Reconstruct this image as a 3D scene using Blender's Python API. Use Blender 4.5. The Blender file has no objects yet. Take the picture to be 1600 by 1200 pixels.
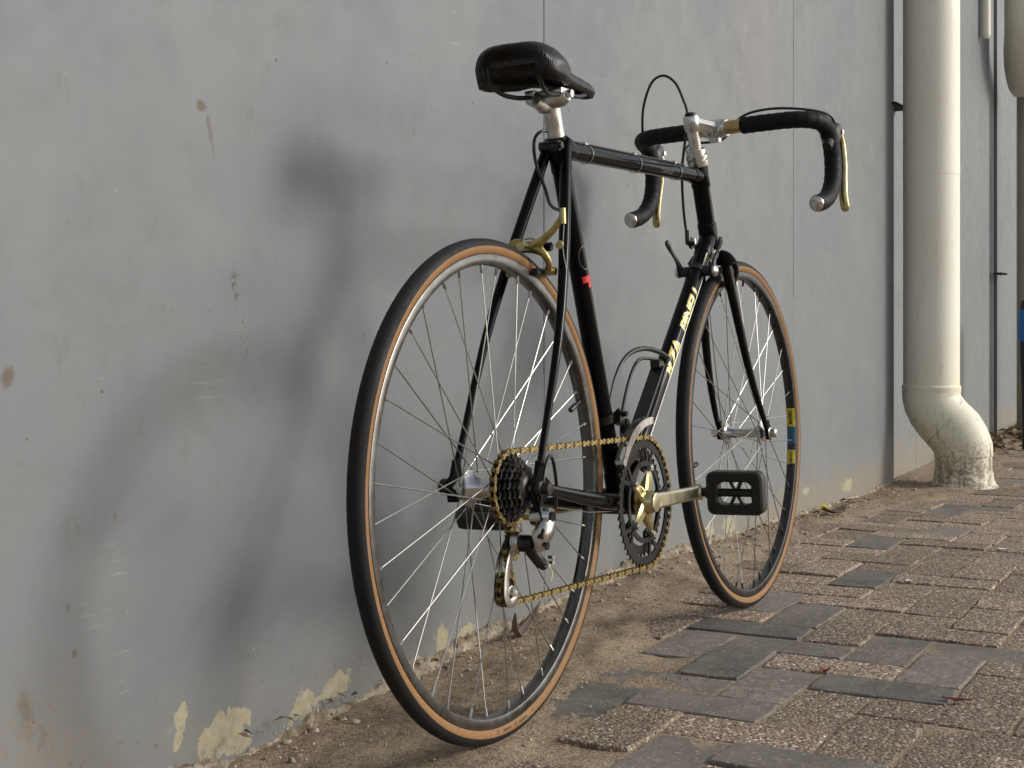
import bpy, bmesh, math, random
from mathutils import Vector, Matrix, noise
R_ = math.radians
PI = math.pi
rnd = random.Random(7)
sc = bpy.context.scene
COL = sc.collection

# ------------------------------------------------------------------ camera
cd = bpy.data.cameras.new('camera'); cam = bpy.data.objects.new('camera', cd); COL.objects.link(cam)
cam.location = (-1.7319, 0.0, 0.5695)
cam.rotation_euler = (R_(90), 0, 0.4906 - R_(90))
cd.sensor_width = 36; cd.lens = 2304.96 / 1600 * 36
cd.shift_y = -112.8 / 1600
cd.clip_start = 0.05; cd.clip_end = 600
sc.camera = cam

# ------------------------------------------------------------------ sky and sun
SUN_DIR = Vector((0.40, -0.81, 0.43)).normalized()      # towards the light
el = math.asin(SUN_DIR.z)
w = bpy.data.worlds.new('World'); sc.world = w; w.use_nodes = True
nt = w.node_tree
sky = nt.nodes.new('ShaderNodeTexSky'); sky.sky_type = 'NISHITA'; sky.sun_disc = False
sky.sun_elevation = el
sky.sun_rotation = math.atan2(SUN_DIR.x, SUN_DIR.y)
sky.air_density = 0.9; sky.dust_density = 2.0; sky.ozone_density = 1.0; sky.altitude = 20
bg = nt.nodes['Background']; bg.inputs['Strength'].default_value = 0.11
hs = nt.nodes.new('ShaderNodeHueSaturation'); hs.inputs['Saturation'].default_value = 0.5
nt.links.new(sky.outputs[0], hs.inputs['Color']); nt.links.new(hs.outputs[0], bg.inputs['Color'])
sd = bpy.data.lights.new('sun', 'SUN'); sun = bpy.data.objects.new('sun', sd); COL.objects.link(sun)
sd.energy = 1.35; sd.angle = R_(15); sd.color = (1.0, 0.975, 0.915)
sun.rotation_euler = SUN_DIR.to_track_quat('Z', 'Y').to_euler()
sc.view_settings.view_transform = 'Standard'
sc.view_settings.look = 'None'; sc.view_settings.gamma = 1.0
sc.view_settings.exposure = 0.55
sc.view_settings.use_curve_mapping = False
sc.cycles.use_denoising = True

# ------------------------------------------------------------------ object helpers
def put(o, parent=None):
    COL.objects.link(o)
    if parent is not None: o.parent = parent
    return o
def meshob(name, verts, faces, mat, parent=None, smooth=False):
    me = bpy.data.meshes.new(name); me.from_pydata([tuple(v) for v in verts], [], faces)
    me.update()
    if smooth: me.polygons.foreach_set('use_smooth', [True] * len(me.polygons))
    o = bpy.data.objects.new(name, me)
    for m in (mat if isinstance(mat, (list, tuple)) else [mat]): me.materials.append(m)
    return put(o, parent)
def bmob(name, bm, mat, parent=None, smooth=False, angle=None):
    me = bpy.data.meshes.new(name)
    bmesh.ops.recalc_face_normals(bm, faces=bm.faces)
    if smooth:
        for f in bm.faces: f.smooth = True
        if angle:
            for e in bm.edges:
                if len(e.link_faces) == 2 and e.calc_face_angle(0) > R_(angle): e.smooth = False
    bm.to_mesh(me); bm.free()
    for m in (mat if isinstance(mat, (list, tuple)) else [mat]): me.materials.append(m)
    return put(bpy.data.objects.new(name, me), parent)
def loose_parts(o):
    '''give every separate piece of a mesh an object of its own'''
    me = o.data; n = len(me.vertices); par = list(range(n))
    def find(a):
        while par[a] != a: par[a] = par[par[a]]; a = par[a]
        return a
    for e in me.edges:
        a, b = find(e.vertices[0]), find(e.vertices[1])
        if a != b: par[a] = b
    roots = sorted({find(i) for i in range(n)})
    if len(roots) < 2: return [o]
    out = []
    for r in roots:
        bm = bmesh.new(); bm.from_mesh(me); bm.verts.ensure_lookup_table()
        bmesh.ops.delete(bm, geom=[v for v in bm.verts if find(v.index) != r], context='VERTS')
        m2 = bpy.data.meshes.new(o.name.split('.')[0])
        for m in me.materials: m2.materials.append(m)
        bm.to_mesh(m2); bm.free()
        c = bpy.data.objects.new(o.name.split('.')[0], m2); put(c, o.parent); c.matrix_basis = o.matrix_basis.copy(); out.append(c)
    bpy.data.objects.remove(o)
    return out
def empty(name, loc=(0, 0, 0), parent=None):
    o = bpy.data.objects.new(name, None); o.location = loc; o.empty_display_size = 0.05
    return put(o, parent)
def tag(o, label=None, cat=None, group=None, kind=None):
    if label: o['label'] = label
    if cat: o['category'] = cat
    if group: o['group'] = group
    if kind: o['kind'] = kind
    return o
def spline(pts, n=8, closed=False):
    P = [Vector(p) for p in pts]; out = []
    N = len(P); rng = range(N if closed else N - 1)
    for i in rng:
        p0 = P[(i - 1) % N] if closed or i > 0 else P[0] * 2 - P[1]
        p1 = P[i]; p2 = P[(i + 1) % N]
        p3 = P[(i + 2) % N] if closed or i + 2 < N else P[-1] * 2 - P[-2]
        for k in range(n):
            t = k / n
            out.append(0.5 * ((2 * p1) + (p2 - p0) * t + (2 * p0 - 5 * p1 + 4 * p2 - p3) * t * t + (-p0 + 3 * p1 - 3 * p2 + p3) * t ** 3))
    if not closed: out.append(P[-1].copy())
    return out
def sweep(bm, pts, rad, seg=12, caps=True, flat=None, closed=False, normal=None):
    """round tube along pts; rad a number or list; flat=(a,b) scales the section along the frame axes"""
    P = [Vector(p) for p in pts]; N = len(P)
    rs = rad if isinstance(rad, (list, tuple)) else [rad] * N
    fx, fy = flat if flat else (1, 1)
    T = []
    for i in range(N):
        if closed: d = P[(i + 1) % N] - P[(i - 1) % N]
        else: d = P[min(i + 1, N - 1)] - P[max(i - 1, 0)]
        T.append(d.normalized())
    nv = Vector(normal) if normal is not None else (Vector((0, 1, 0)) if abs(T[0].y) < 0.9 else Vector((1, 0, 0)))
    rings = []
    for i in range(N):
        nv = nv if normal is None else Vector(normal)
        a = (nv - T[i] * nv.dot(T[i])).normalized(); b = T[i].cross(a)
        nv = a
        rings.append([bm.verts.new(P[i] + (a * (math.cos(2 * PI * k / seg) * fx) + b * (math.sin(2 * PI * k / seg) * fy)) * rs[i]) for k in range(seg)])
    M = N if closed else N - 1
    for i in range(M):
        A = rings[i]; B = rings[(i + 1) % N]
        for k in range(seg):
            bm.faces.new((A[k], A[(k + 1) % seg], B[(k + 1) % seg], B[k]))
    if caps and not closed:
        bm.faces.new(rings[0][::-1]); bm.faces.new(rings[-1])
def tube(name, pts, rad, mat, parent=None, seg=12, caps=True, flat=None, closed=False, normal=None, n=0):
    bm = bmesh.new()
    if n: pts = spline(pts, n, closed)
    sweep(bm, pts, rad, seg, caps, flat, closed, normal)
    return bmob(name, bm, mat, parent, True, 40)
def lathe_into(bm, prof, origin=(0, 0, 0), axis='y', seg=32, close=False):
    """prof: list of (axial, radius)"""
    rings = []
    o = Vector(origin)
    def pt(a, r, t):
        c, s = r * math.cos(t), r * math.sin(t)
        return o + (Vector((c, a, s)) if axis == 'y' else Vector((c, s, a)) if axis == 'z' else Vector((a, c, s)))
    for a, r in prof:
        if r < 1e-6: rings.append([bm.verts.new(pt(a, 0, 0))])
        else: rings.append([bm.verts.new(pt(a, r, 2 * PI * k / seg)) for k in range(seg)])
    n = len(rings)
    for i in range(n if close else n - 1):
        A = rings[i]; B = rings[(i + 1) % n]
        for k in range(seg):
            k2 = (k + 1) % seg
            if len(A) == 1 and len(B) == 1: continue
            if len(A) == 1: bm.faces.new((A[0], B[k], B[k2]))
            elif len(B) == 1: bm.faces.new((A[k], B[0], A[k2]))
            else: bm.faces.new((A[k], B[k], B[k2], A[k2]))
def lathe(name, prof, mat, parent=None, origin=(0, 0, 0), axis='y', seg=32, close=False, angle=35):
    bm = bmesh.new(); lathe_into(bm, prof, origin, axis, seg, close)
    return bmob(name, bm, mat, parent, True, angle)
def box_into(bm, c, s, rot=None, bev=0.0):
    r = bmesh.ops.create_cube(bm, size=1.0)
    vs = r['verts']
    for v in vs:
        v.co = Vector((v.co.x * s[0], v.co.y * s[1], v.co.z * s[2]))
    if bev:
        es = list({e for v in vs for e in v.link_edges})
        rb = bmesh.ops.bevel(bm, geom=es, offset=bev, segments=2, profile=0.7, affect='EDGES')
        vs = list({v for f in rb['faces'] for v in f.verts} | {v for v in vs if v.is_valid})
    for v in vs:
        if rot is not None: v.co = rot @ v.co
        v.co += Vector(c)
def box(name, c, s, mat, parent=None, rot=None, bev=0.0, smooth=False):
    bm = bmesh.new(); box_into(bm, c, s, rot, bev)
    return bmob(name, bm, mat, parent, smooth, 30)
def plate_into(bm, outer, holes_none=None, frame=None, thick=0.004):
    """flat polygon (list of 2D) extruded; frame=(origin, ax, ay, normal)"""
    o, ax, ay, nn = frame
    top = [bm.verts.new(o + ax * x + ay * y + nn * thick / 2) for x, y in outer]
    bot = [bm.verts.new(o + ax * x + ay * y - nn * thick / 2) for x, y in outer]
    bm.faces.new(top); bm.faces.new(bot[::-1])
    n = len(outer)
    for i in range(n): bm.faces.new((top[i], bot[i], bot[(i + 1) % n], top[(i + 1) % n]))
def ringplate_into(bm, outer, inner, frame, thick):
    o, ax, ay, nn = frame
    def lay(pl, h): return [bm.verts.new(o + ax * x + ay * y + nn * h) for x, y in pl]
    ot, ob, it, ib = lay(outer, thick / 2), lay(outer, -thick / 2), lay(inner, thick / 2), lay(inner, -thick / 2)
    n = len(outer)
    for i in range(n):
        j = (i + 1) % n
        bm.faces.new((ot[i], ot[j], it[j], it[i])); bm.faces.new((ob[j], ob[i], ib[i], ib[j]))
        bm.faces.new((ot[j], ot[i], ob[i], ob[j])); bm.faces.new((it[i], it[j], ib[j], ib[i]))
def text_mesh(name, s, size, mat, parent, warp, bold=0.0, cuts=8, spacing=1.0, shear=0.0, sx=1.0):
    cu = bpy.data.curves.new(name, 'FONT'); cu.body = s; cu.size = size; cu.align_x = 'CENTER'; cu.align_y = 'CENTER'
    cu.offset = bold; cu.resolution_u = 3; cu.space_character = spacing; cu.shear = shear
    tmp = bpy.data.objects.new('tmp', cu); COL.objects.link(tmp)
    bpy.context.view_layer.update()
    me = bpy.data.meshes.new_from_object(tmp)
    bpy.data.objects.remove(tmp)
    bm = bmesh.new(); bm.from_mesh(me)
    for v in bm.verts: v.co.x *= sx
    ys = [v.co.y for v in bm.verts]; xs = [v.co.x for v in bm.verts]
    bmesh.ops.triangulate(bm, faces=bm.faces)
    for k in range(1, cuts):
        y = min(ys) + (max(ys) - min(ys)) * k / cuts
        bmesh.ops.bisect_plane(bm, geom=bm.verts[:] + bm.edges[:] + bm.faces[:], plane_co=(0, y, 0), plane_no=(0, 1, 0))
    nx = max(2, int((max(xs) - min(xs)) / size * 3))
    for k in range(1, nx):
        x = min(xs) + (max(xs) - min(xs)) * k / nx
        bmesh.ops.bisect_plane(bm, geom=bm.verts[:] + bm.edges[:] + bm.faces[:], plane_co=(x, 0, 0), plane_no=(1, 0, 0))
    for v in bm.verts: v.co = warp(v.co.x, v.co.y)
    me2 = bpy.data.meshes.new(name); bm.to_mesh(me2); bm.free(); me2.materials.append(mat)
    return put(bpy.data.objects.new(name, me2), parent)

# ------------------------------------------------------------------ node helpers
class NB:
    def __init__(s, mat):
        s.t = mat.node_tree; s.n = s.t.nodes; s.l = s.t.links
    def new(s, k, **kw):
        x = s.n.new(k)
        for a, b in kw.items(): setattr(x, a, b)
        return x
    def lk(s, a, b):
        if hasattr(a, 'is_output') or hasattr(a, 'links'): s.l.new(a, b)
        else: b.default_value = a
    def math(s, op, a, b=None, c=None, clamp=False):
        m = s.new('ShaderNodeMath', operation=op, use_clamp=clamp)
        s.lk(a, m.inputs[0])
        if b is not None: s.lk(b, m.inputs[1])
        if c is not None: s.lk(c, m.inputs[2])
        return m.outputs[0]
    def noise(s, vec, scale, detail=4, rough=0.55, dist=0.0):
        x = s.new('ShaderNodeTexNoise'); x.inputs['Scale'].default_value = scale
        x.inputs['Detail'].default_value = detail; x.inputs['Roughness'].default_value = rough; x.inputs['Distortion'].default_value = dist
        if vec is not None: s.l.new(vec, x.inputs['Vector'])
        return x.outputs['Fac'], x.outputs['Color']
    def vor(s, vec, scale, feature='F1', rand=1.0):
        x = s.new('ShaderNodeTexVoronoi'); x.feature = feature; x.inputs['Scale'].default_value = scale
        x.inputs['Randomness'].default_value = rand
        if vec is not None: s.l.new(vec, x.inputs['Vector'])
        return x
    def step(s, v, a, b, lo=0.0, hi=1.0):
        m = s.new('ShaderNodeMapRange', interpolation_type='SMOOTHSTEP')
        s.lk(v, m.inputs['Value']); m.inputs['From Min'].default_value = a; m.inputs['From Max'].default_value = b
        m.inputs['To Min'].default_value = lo; m.inputs['To Max'].default_value = hi
        return m.outputs[0]
    def mix(s, f, a, b, mode='MIX'):
        m = s.new('ShaderNodeMix', data_type='RGBA', blend_type=mode)
        s.lk(f, m.inputs[0])
        for v, i in ((a, 6), (b, 7)):
            if isinstance(v, tuple): m.inputs[i].default_value = (*v[:3], 1)
            else: s.l.new(v, m.inputs[i])
        return m.outputs[2]
    def mapv(s, vec, scale=(1, 1, 1), loc=(0, 0, 0), rot=(0, 0, 0)):
        m = s.new('ShaderNodeMapping'); s.l.new(vec, m.inputs[0])
        m.inputs['Scale'].default_value = scale; m.inputs['Location'].default_value = loc; m.inputs['Rotation'].default_value = rot
        return m.outputs[0]
    def bump(s, h, strength=0.3, dist=0.001, nrm=None):
        b = s.new('ShaderNodeBump'); b.inputs['Strength'].default_value = strength; b.inputs['Distance'].default_value = dist
        s.l.new(h, b.inputs['Height'])
        if nrm is not None: s.l.new(nrm, b.inputs['Normal'])
        return b.outputs[0]
def material(name, color=(0.5, 0.5, 0.5), rough=0.5, metal=0.0, coat=0.0, spec=0.5):
    m = bpy.data.materials.new(name); m.use_nodes = True
    p = m.node_tree.nodes['Principled BSDF']
    p.inputs['Base Color'].default_value = (*color, 1); p.inputs['Roughness'].default_value = rough
    p.inputs['Metallic'].default_value = metal; p.inputs['Coat Weight'].default_value = coat
    p.inputs['Specular IOR Level'].default_value = spec
    return m, p, NB(m)
def worn(name, color, rough, metal=0.0, coat=0.0, scale=60, amt=0.12, dirt=None, dirt_amt=0.3, bump=0.0, spec=0.5, wear_scale=9):
    """metal / paint / rubber with uneven gloss, small colour drift and specks of dust"""
    m, p, b = material(name, color, rough, metal, coat, spec)
    tc = b.new('ShaderNodeTexCoord').outputs['Object']
    f, _ = b.noise(tc, scale, 5, 0.6)
    f2, _ = b.noise(tc, wear_scale, 4, 0.6)
    c = b.mix(b.step(f, 0.3, 0.75), tuple(max(0, x * (1 - amt)) for x in color), tuple(x * (1 + amt) for x in color))
    if dirt:
        f3, _ = b.noise(tc, scale * 2.5, 6, 0.7)
        k = b.math('MULTIPLY', b.step(f3, 0.52, 0.7), b.step(f2, 0.42, 0.68, 0, dirt_amt))
        c = b.mix(k, c, dirt)
    b.l.new(c, p.inputs['Base Color'])
    r = b.math('ADD', b.step(f2, 0.3, 0.7, -amt * 0.6, amt * 0.9), b.step(f, 0.3, 0.8, rough * 0.9, rough * 1.15))
    b.l.new(r, p.inputs['Roughness'])
    if bump:
        b.l.new(b.bump(f, bump, 0.0006), p.inputs['Normal'])
    return m

M = {}
M['black'] = worn('black_enamel', (0.004, 0.004, 0.0045), 0.13, coat=0.0, dirt=(0.08, 0.07, 0.055), dirt_amt=0.04, amt=0.08, spec=0.13)
M['black2'] = worn('black_plastic', (0.012, 0.012, 0.012), 0.42, dirt=(0.10, 0.085, 0.06), dirt_amt=0.25, bump=0.25)
M['rubber'] = worn('tyre_tread', (0.012, 0.012, 0.0118), 0.66, dirt=(0.075, 0.066, 0.052), dirt_amt=0.4, bump=0.3, scale=90, spec=0.25)
M['tan'] = worn('tan_sidewall', (0.245, 0.128, 0.048), 0.6, dirt=(0.12, 0.07, 0.03), dirt_amt=0.6, scale=150, bump=0.2, spec=0.3)
M['alu'] = worn('polished_alloy', (0.66, 0.65, 0.62), 0.26, metal=1.0, dirt=(0.2, 0.17, 0.13), dirt_amt=0.5)
M['rim'] = worn('rim_alloy', (0.20, 0.197, 0.19), 0.27, metal=1.0, dirt=(0.09, 0.08, 0.07), dirt_amt=0.6)
M['rimdark'] = worn('dark_rim_alloy', (0.085, 0.085, 0.085), 0.30, metal=1.0, dirt=(0.09, 0.08, 0.07), dirt_amt=0.6)
M['scuffed'] = worn('scuffed_alloy', (0.62, 0.60, 0.55), 0.38, metal=1.0, dirt=(0.12, 0.09, 0.05), dirt_amt=0.95, scale=40, amt=0.25)
M['steel'] = worn('spoke_steel', (0.36, 0.355, 0.34), 0.36, metal=1.0, dirt=(0.1, 0.07, 0.05), dirt_amt=0.5)
M['dark'] = worn('greasy_steel', (0.05, 0.048, 0.046), 0.32, metal=0.85, dirt=(0.10, 0.07, 0.04), dirt_amt=0.6, amt=0.3)
M['gold'] = worn('gold_anodised_alloy', (0.58, 0.50, 0.26), 0.27, metal=1.0, dirt=(0.16, 0.12, 0.05), dirt_amt=0.5)
M['goldpale'] = worn('pale_gold_alloy', (0.66, 0.61, 0.43), 0.30, metal=1.0, dirt=(0.2, 0.17, 0.1), dirt_amt=0.6)
M['golddull'] = worn('dull_gold_alloy', (0.42, 0.34, 0.12), 0.36, metal=1.0, dirt=(0.1, 0.08, 0.04), dirt_amt=0.6)
M['chain'] = worn('gold_chain_steel', (0.38, 0.295, 0.13), 0.33, metal=1.0, dirt=(0.05, 0.035, 0.02), dirt_amt=0.8, amt=0.25, scale=200)
M['chain_in'] = worn('oily_chain_steel', (0.24, 0.165, 0.06), 0.33, metal=1.0, dirt=(0.03, 0.02, 0.012), dirt_amt=0.8, amt=0.25, scale=200)
M['bronze'] = worn('bronze_sleeve', (0.50, 0.36, 0.16), 0.30, metal=1.0)
M['cable'] = worn('black_cable_housing', (0.010, 0.010, 0.010), 0.35)
M['wire'] = worn('inner_cable_wire', (0.25, 0.24, 0.22), 0.4, metal=1.0)
M['letter'] = worn('gold_lettering', (0.72, 0.60, 0.20), 0.32, metal=0.3)
M['line'] = worn('gold_pinstripe', (0.72, 0.66, 0.42), 0.35, metal=0.3)
M['red'] = worn('red_transfer', (0.62, 0.015, 0.02), 0.35)
M['yellow'] = worn('yellow_sticker', (0.75, 0.58, 0.02), 0.35)
M['blue'] = worn('blue_sticker', (0.02, 0.13, 0.24), 0.35)
M['ink'] = worn('black_print', (0.02, 0.015, 0.01), 0.5)
M['ghost'] = worn('faint_grey_transfer', (0.10, 0.10, 0.10), 0.3)
# saddle leather and bar tape
def saddle_mat():
    m, p, b = material('black_saddle_leather', (0.010, 0.0095, 0.0095), 0.42, coat=0.0, spec=0.35)
    tc = b.new('ShaderNodeTexCoord').outputs['Object']
    x = b.new('ShaderNodeSeparateXYZ'); b.l.new(tc, x.inputs[0])
    s = b.math('SINE', b.math('MULTIPLY', x.outputs[0], 2330.0))
    f, _ = b.noise(tc, 120, 4)
    band = b.math('MULTIPLY', b.step(x.outputs[0], 0.19, 0.17), b.step(x.outputs[2], 0.905, 0.925))
    h = b.math('ADD', b.math('MULTIPLY', s, b.math('MULTIPLY', band, 0.5)), b.math('MULTIPLY', f, 0.5))
    b.l.new(b.bump(h, 0.6, 0.0008), p.inputs['Normal'])
    b.l.new(b.step(f, 0.3, 0.7, 0.25, 0.38), p.inputs['Roughness'])
    return m
M['saddle'] = saddle_mat()
M['saddle_in'] = worn('saddle_shell_underside', (0.014, 0.013, 0.012), 0.5, dirt=(0.2, 0.18, 0.16), dirt_amt=0.5)
M['tape'] = worn('black_bar_tape', (0.007, 0.007, 0.007), 0.6, bump=0.6, scale=220, dirt=(0.1, 0.09, 0.08), dirt_amt=0.08, spec=0.22)

# ------------------------------------------------------------------ ground
WALL_Y = 1.2653
def smooth(a, b, x):
    t = max(0, min(1, (x - a) / (b - a))); return t * t * (3 - 2 * t)
def gz(x, y=0):
    return -0.034 * smooth(1.7, 3.3, x)
DB = [(-3, .76), (-0.6, .76), (-.05, .85), (.1, .92), (.2, .95), (.45, .965), (.6, .975), (.85, 1.02), (1.2, 1.05), (1.6, 1.09), (2.0, 1.11), (2.5, 1.09), (3.0, 1.02), (3.3, .94), (4, 1.0), (5, 1.05), (9, 1.05)]
def dirt_edge(x):
    for (a, b), (c, d) in zip(DB, DB[1:]):
        if a <= x <= c: return b + (d - b) * (x - a) / (c - a)
    return 1.0
WZ = [(-3, -.045), (-.3, -.040), (-.1, -.036), (.2, -.026), (.6, -.002), (1.2, .020), (1.7, .006), (2.2, .0), (9, .0)]
def wall_z(x):
    for (a, b), (c, d) in zip(WZ, WZ[1:]):
        if a <= x <= c: return b + (d - b) * smooth(a, c, x)
    return 0.0
def dirt_h(x, y):
    e = dirt_edge(x) + 0.035 * noise.noise(Vector((x * 6, 3.1, 0))) + 0.018 * noise.noise(Vector((x * 19, y * 7, 5)))
    u = (y - e)
    base = {0: 0}
    k = smooth(0.02, max(.12, WALL_Y - e), u)
    top = 0.0035 * smooth(0.0, 0.06, u) * (1 - k) + (wall_z(x) + .001) * k
    nf = noise.noise(Vector((x * 7, y * 9, 11))) + .55 * noise.noise(Vector((x * 21, y * 23, 12))) + .35 * noise.noise(Vector((x * 60, y * 64, 13)))
    film = -0.0030 + 0.0060 * (nf - .25) * (.10 + .90 * smooth(-.13, -.01, u))
    film = min(film, 0.0015)
    h = film + (top - film) * smooth(-0.05, 0.07, u)
    h += smooth(-0.02, 0.1, u) * (0.006 * noise.noise(Vector((x * 9, y * 14, 1))) + 0.004 * noise.noise(Vector((x * 33, y * 40, 2))) + 0.002 * noise.noise(Vector((x * 95, y * 100, 3))))
    return h + gz(x)

def ground_mat(name, ca, cb, cc, gr=180, grain=0.5):
    m, p, b = material(name, ca, 0.93, spec=0.25)
    g = b.new('ShaderNodeNewGeometry').outputs['Position']
    f1, _ = b.noise(g, 5.5, 5, 0.6); f2, _ = b.noise(g, 38, 5, 0.65); f3, _ = b.noise(g, gr, 3, 0.6)
    c = b.mix(b.step(f1, 0.35, 0.65), ca, cb)
    c = b.mix(b.math('MULTIPLY', b.step(f2, 0.45, 0.72), 0.8), c, cc)
    v = b.vor(g, 330); f4 = b.step(v.outputs['Distance'], 0.0, 0.6, 1.0, 0.0)
    c2 = b.mix(b.step(f3, 0.35, 0.7, 0, 0.55), c, tuple(min(1, x * 1.55) for x in ca))
    sp = b.new('ShaderNodeSeparateColor'); b.l.new(v.outputs['Color'], sp.inputs[0])
    c3 = b.mix(b.math('MULTIPLY', b.step(sp.outputs[0], 0.86, 0.93), 0.5), c2, (0.55, 0.47, 0.36))
    c4 = b.mix(b.math('MULTIPLY', b.step(sp.outputs[1], 0.86, 0.93), 0.6), c3, (0.07, 0.05, 0.035))
    b.l.new(c4, p.inputs['Base Color'])
    h = b.math('ADD', b.math('MULTIPLY', f2, 0.6), b.math('MULTIPLY', b.math('ADD', f3, b.math('MULTIPLY', f4, 0.7)), grain))
    b.l.new(b.bump(h, 0.8, 0.003), p.inputs['Normal'])
    return m
M['sand'] = ground_mat('sandy_dirt', (0.31, 0.235, 0.155), (0.195, 0.142, 0.098), (0.115, 0.08, 0.06))
M['joint'] = ground_mat('joint_sand', (0.27, 0.21, 0.145), (0.17, 0.13, 0.09), (0.09, 0.07, 0.05))

def paver_mat(name, dark):
    m, p, b = material(name, (0.3, 0.25, 0.2), 0.85, spec=0.3)
    g = b.new('ShaderNodeNewGeometry').outputs['Position']
    oi = b.new('ShaderNodeObjectInfo').outputs['Random']
    f1, _ = b.noise(g, 9, 5, 0.6); f2, _ = b.noise(g, 60, 5, 0.7); f3, _ = b.noise(g, 3.2, 4, 0.6)
    v = b.vor(g, 190 if not dark else 260)
    sp = b.new('ShaderNodeSeparateColor'); b.l.new(v.outputs['Color'], sp.inputs[0])
    if dark:
        base = b.mix(b.step(f1, 0.3, 0.7), (0.088, 0.084, 0.074), (0.19, 0.175, 0.150))
        base = b.mix(b.math('MULTIPLY', oi, 0.6), base, (0.165, 0.130, 0.112))
        dust = b.math('MULTIPLY', b.step(f2, 0.42, 0.68), b.step(f3, 0.38, 0.60, 0.15, 0.75))
        c = b.mix(dust, base, (0.27, 0.22, 0.165))
        c = b.mix(b.math('MULTIPLY', b.step(sp.outputs[0], 0.95, 0.98), 0.5), c, (0.42, 0.38, 0.32))
        hb = b.math('ADD', b.math('MULTIPLY', f2, 0.8), b.math('MULTIPLY', v.outputs['Distance'], 0.25)); st = 0.5
    else:
        base = b.mix(oi, (0.245, 0.180, 0.130), (0.175, 0.122, 0.100))
        base = b.mix(b.step(f1, 0.35, 0.7), base, (0.17, 0.125, 0.095))
        stone = b.new('ShaderNodeValToRGB'); b.l.new(sp.outputs[0], stone.inputs[0])
        cr = stone.color_ramp; cr.interpolation = 'CONSTANT'
        cols = [(0, (0.32, 0.225, 0.15)), (.22, (0.19, 0.13, 0.105)), (.42, (0.39, 0.31, 0.22)), (.6, (0.10, 0.075, 0.062)), (.74, (0.50, 0.42, 0.30)), (.88, (0.27, 0.185, 0.12)), (.94, (0.72, 0.65, 0.53))]
        cr.elements[0].color = (*cols[0][1], 1); cr.elements[1].position = cols[1][0]; cr.elements[1].color = (*cols[1][1], 1)
        for q, cc in cols[2:]:
            e = cr.elements.new(q); e.color = (*cc, 1)
        c = b.mix(b.step(v.outputs['Distance'], 0.35, 0.62, 0.95, 0.25), base, stone.outputs[0])
        dust = b.math('MULTIPLY', b.step(f2, 0.45, 0.7), b.step(f3, 0.4, 0.68, 0.05, 0.55))
        c = b.mix(dust, c, (0.31, 0.235, 0.165))
        hb = b.math('ADD', b.math('MULTIPLY', v.outputs['Distance'], -0.9), b.math('MULTIPLY', f2, 0.5)); st = 0.9
    # per paver brightness
    k = b.new('ShaderNodeHueSaturation'); b.l.new(c, k.inputs['Color'])
    b.l.new(b.math('ADD', b.math('MULTIPLY', oi, 0.50), 0.75), k.inputs['Value'])
    b.l.new(k.outputs[0], p.inputs['Base Color'])
    b.l.new(b.bump(hb, st, 0.0025), p.inputs['Normal'])
    b.l.new(b.step(f2, 0.3, 0.7, 0.7, 0.95), p.inputs['Roughness'])
    return m
M['pav_l'] = paver_mat('washed_aggregate_paver', False)
M['pav_d'] = paver_mat('slate_grey_paver', True)

# one big ground sheet (bedding under the pavers), stepping down gently to the right
def ground_sheet():
    bm = bmesh.new()
    xs = [-200, -40, -10, -4] + [-3 + 0.25 * i for i in range(50)] + [12, 40, 200, 400]
    ys = [-300, -60, -15, -5, -2, 0, 0.4, 0.6, 1.0, WALL_Y, 2.5, 20, 100, 300]
    V = [[bm.verts.new((x, y, gz(x) - (0.0045 if y < .5 else .09))) for y in ys] for x in xs]
    for i in range(len(xs) - 1):
        for j in range(len(ys) - 1):
            bm.faces.new((V[i][j], V[i + 1][j], V[i + 1][j + 1], V[i][j + 1]))
    return tag(bmob('ground', bm, M['joint'], None, True), kind='structure')
ground_sheet()

# pavement: 10 x 20 cm pavers in herringbone
MOD = 0.1055; X0 = 0.1305; Y0 = 0.4515
def paver_mesh(seed, L, Wd, mat):
    r = random.Random(seed)
    n = [6, 3, 6, 3]; hx, hy = L / 2 - 0.0014, Wd / 2 - 0.0014
    cor = [(-hx, -hy), (hx, -hy), (hx, hy), (-hx, hy)]
    out = []
    for s in range(4):
        a, b_ = cor[s], cor[(s + 1) % 4]
        for k in range(n[s]):
            t = k / n[s]; j = 0.0013
            q = (a[0] + (b_[0] - a[0]) * t + r.uniform(-j, j), a[1] + (b_[1] - a[1]) * t + r.uniform(-j, j))
            if k == 0: q = (q[0] * (1 - r.uniform(0.01, 0.045)), q[1] * (1 - r.uniform(0.01, 0.05)))
            out.append(q)
    N = len(out); v = []; f = []
    for sx, z in ((0.0030, 0.0), (0.0009, -0.0012), (0.0, -0.004), (0.0, -0.05)):
        for x, y in out:
            jj = r.uniform(0.5, 1.6)
            v.append((x - math.copysign(min(abs(x), sx * jj), x), y - math.copysign(min(abs(y), sx * jj), y), z + r.uniform(-.0004, .0004) * (z > -.01)))
    f.append(tuple(range(N)))
    for l in range(3):
        for k in range(N):
            f.append((l * N + k, (l + 1) * N + k, (l + 1) * N + (k + 1) % N, l * N + (k + 1) % N))
    me = bpy.data.meshes.new('paver'); me.from_pydata(v, [], f); me.materials.append(mat)
    return me
PM = {d: [paver_mesh(11 * s + d, 2 * MOD, MOD, M['pav_d' if d else 'pav_l']) for s in range(8)] for d in (0, 1)}
def project(P):
    yaw = 0.4906; d = Vector(P) - cam.location
    z = d.x * math.cos(yaw) + d.y * math.sin(yaw); r = d.x * math.sin(yaw) - d.y * math.cos(yaw)
    if z < 0.1: return (-9999, -9999)
    return (800 + 2305 * r / z, 487.2 - 2305 * d.z / z)
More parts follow.
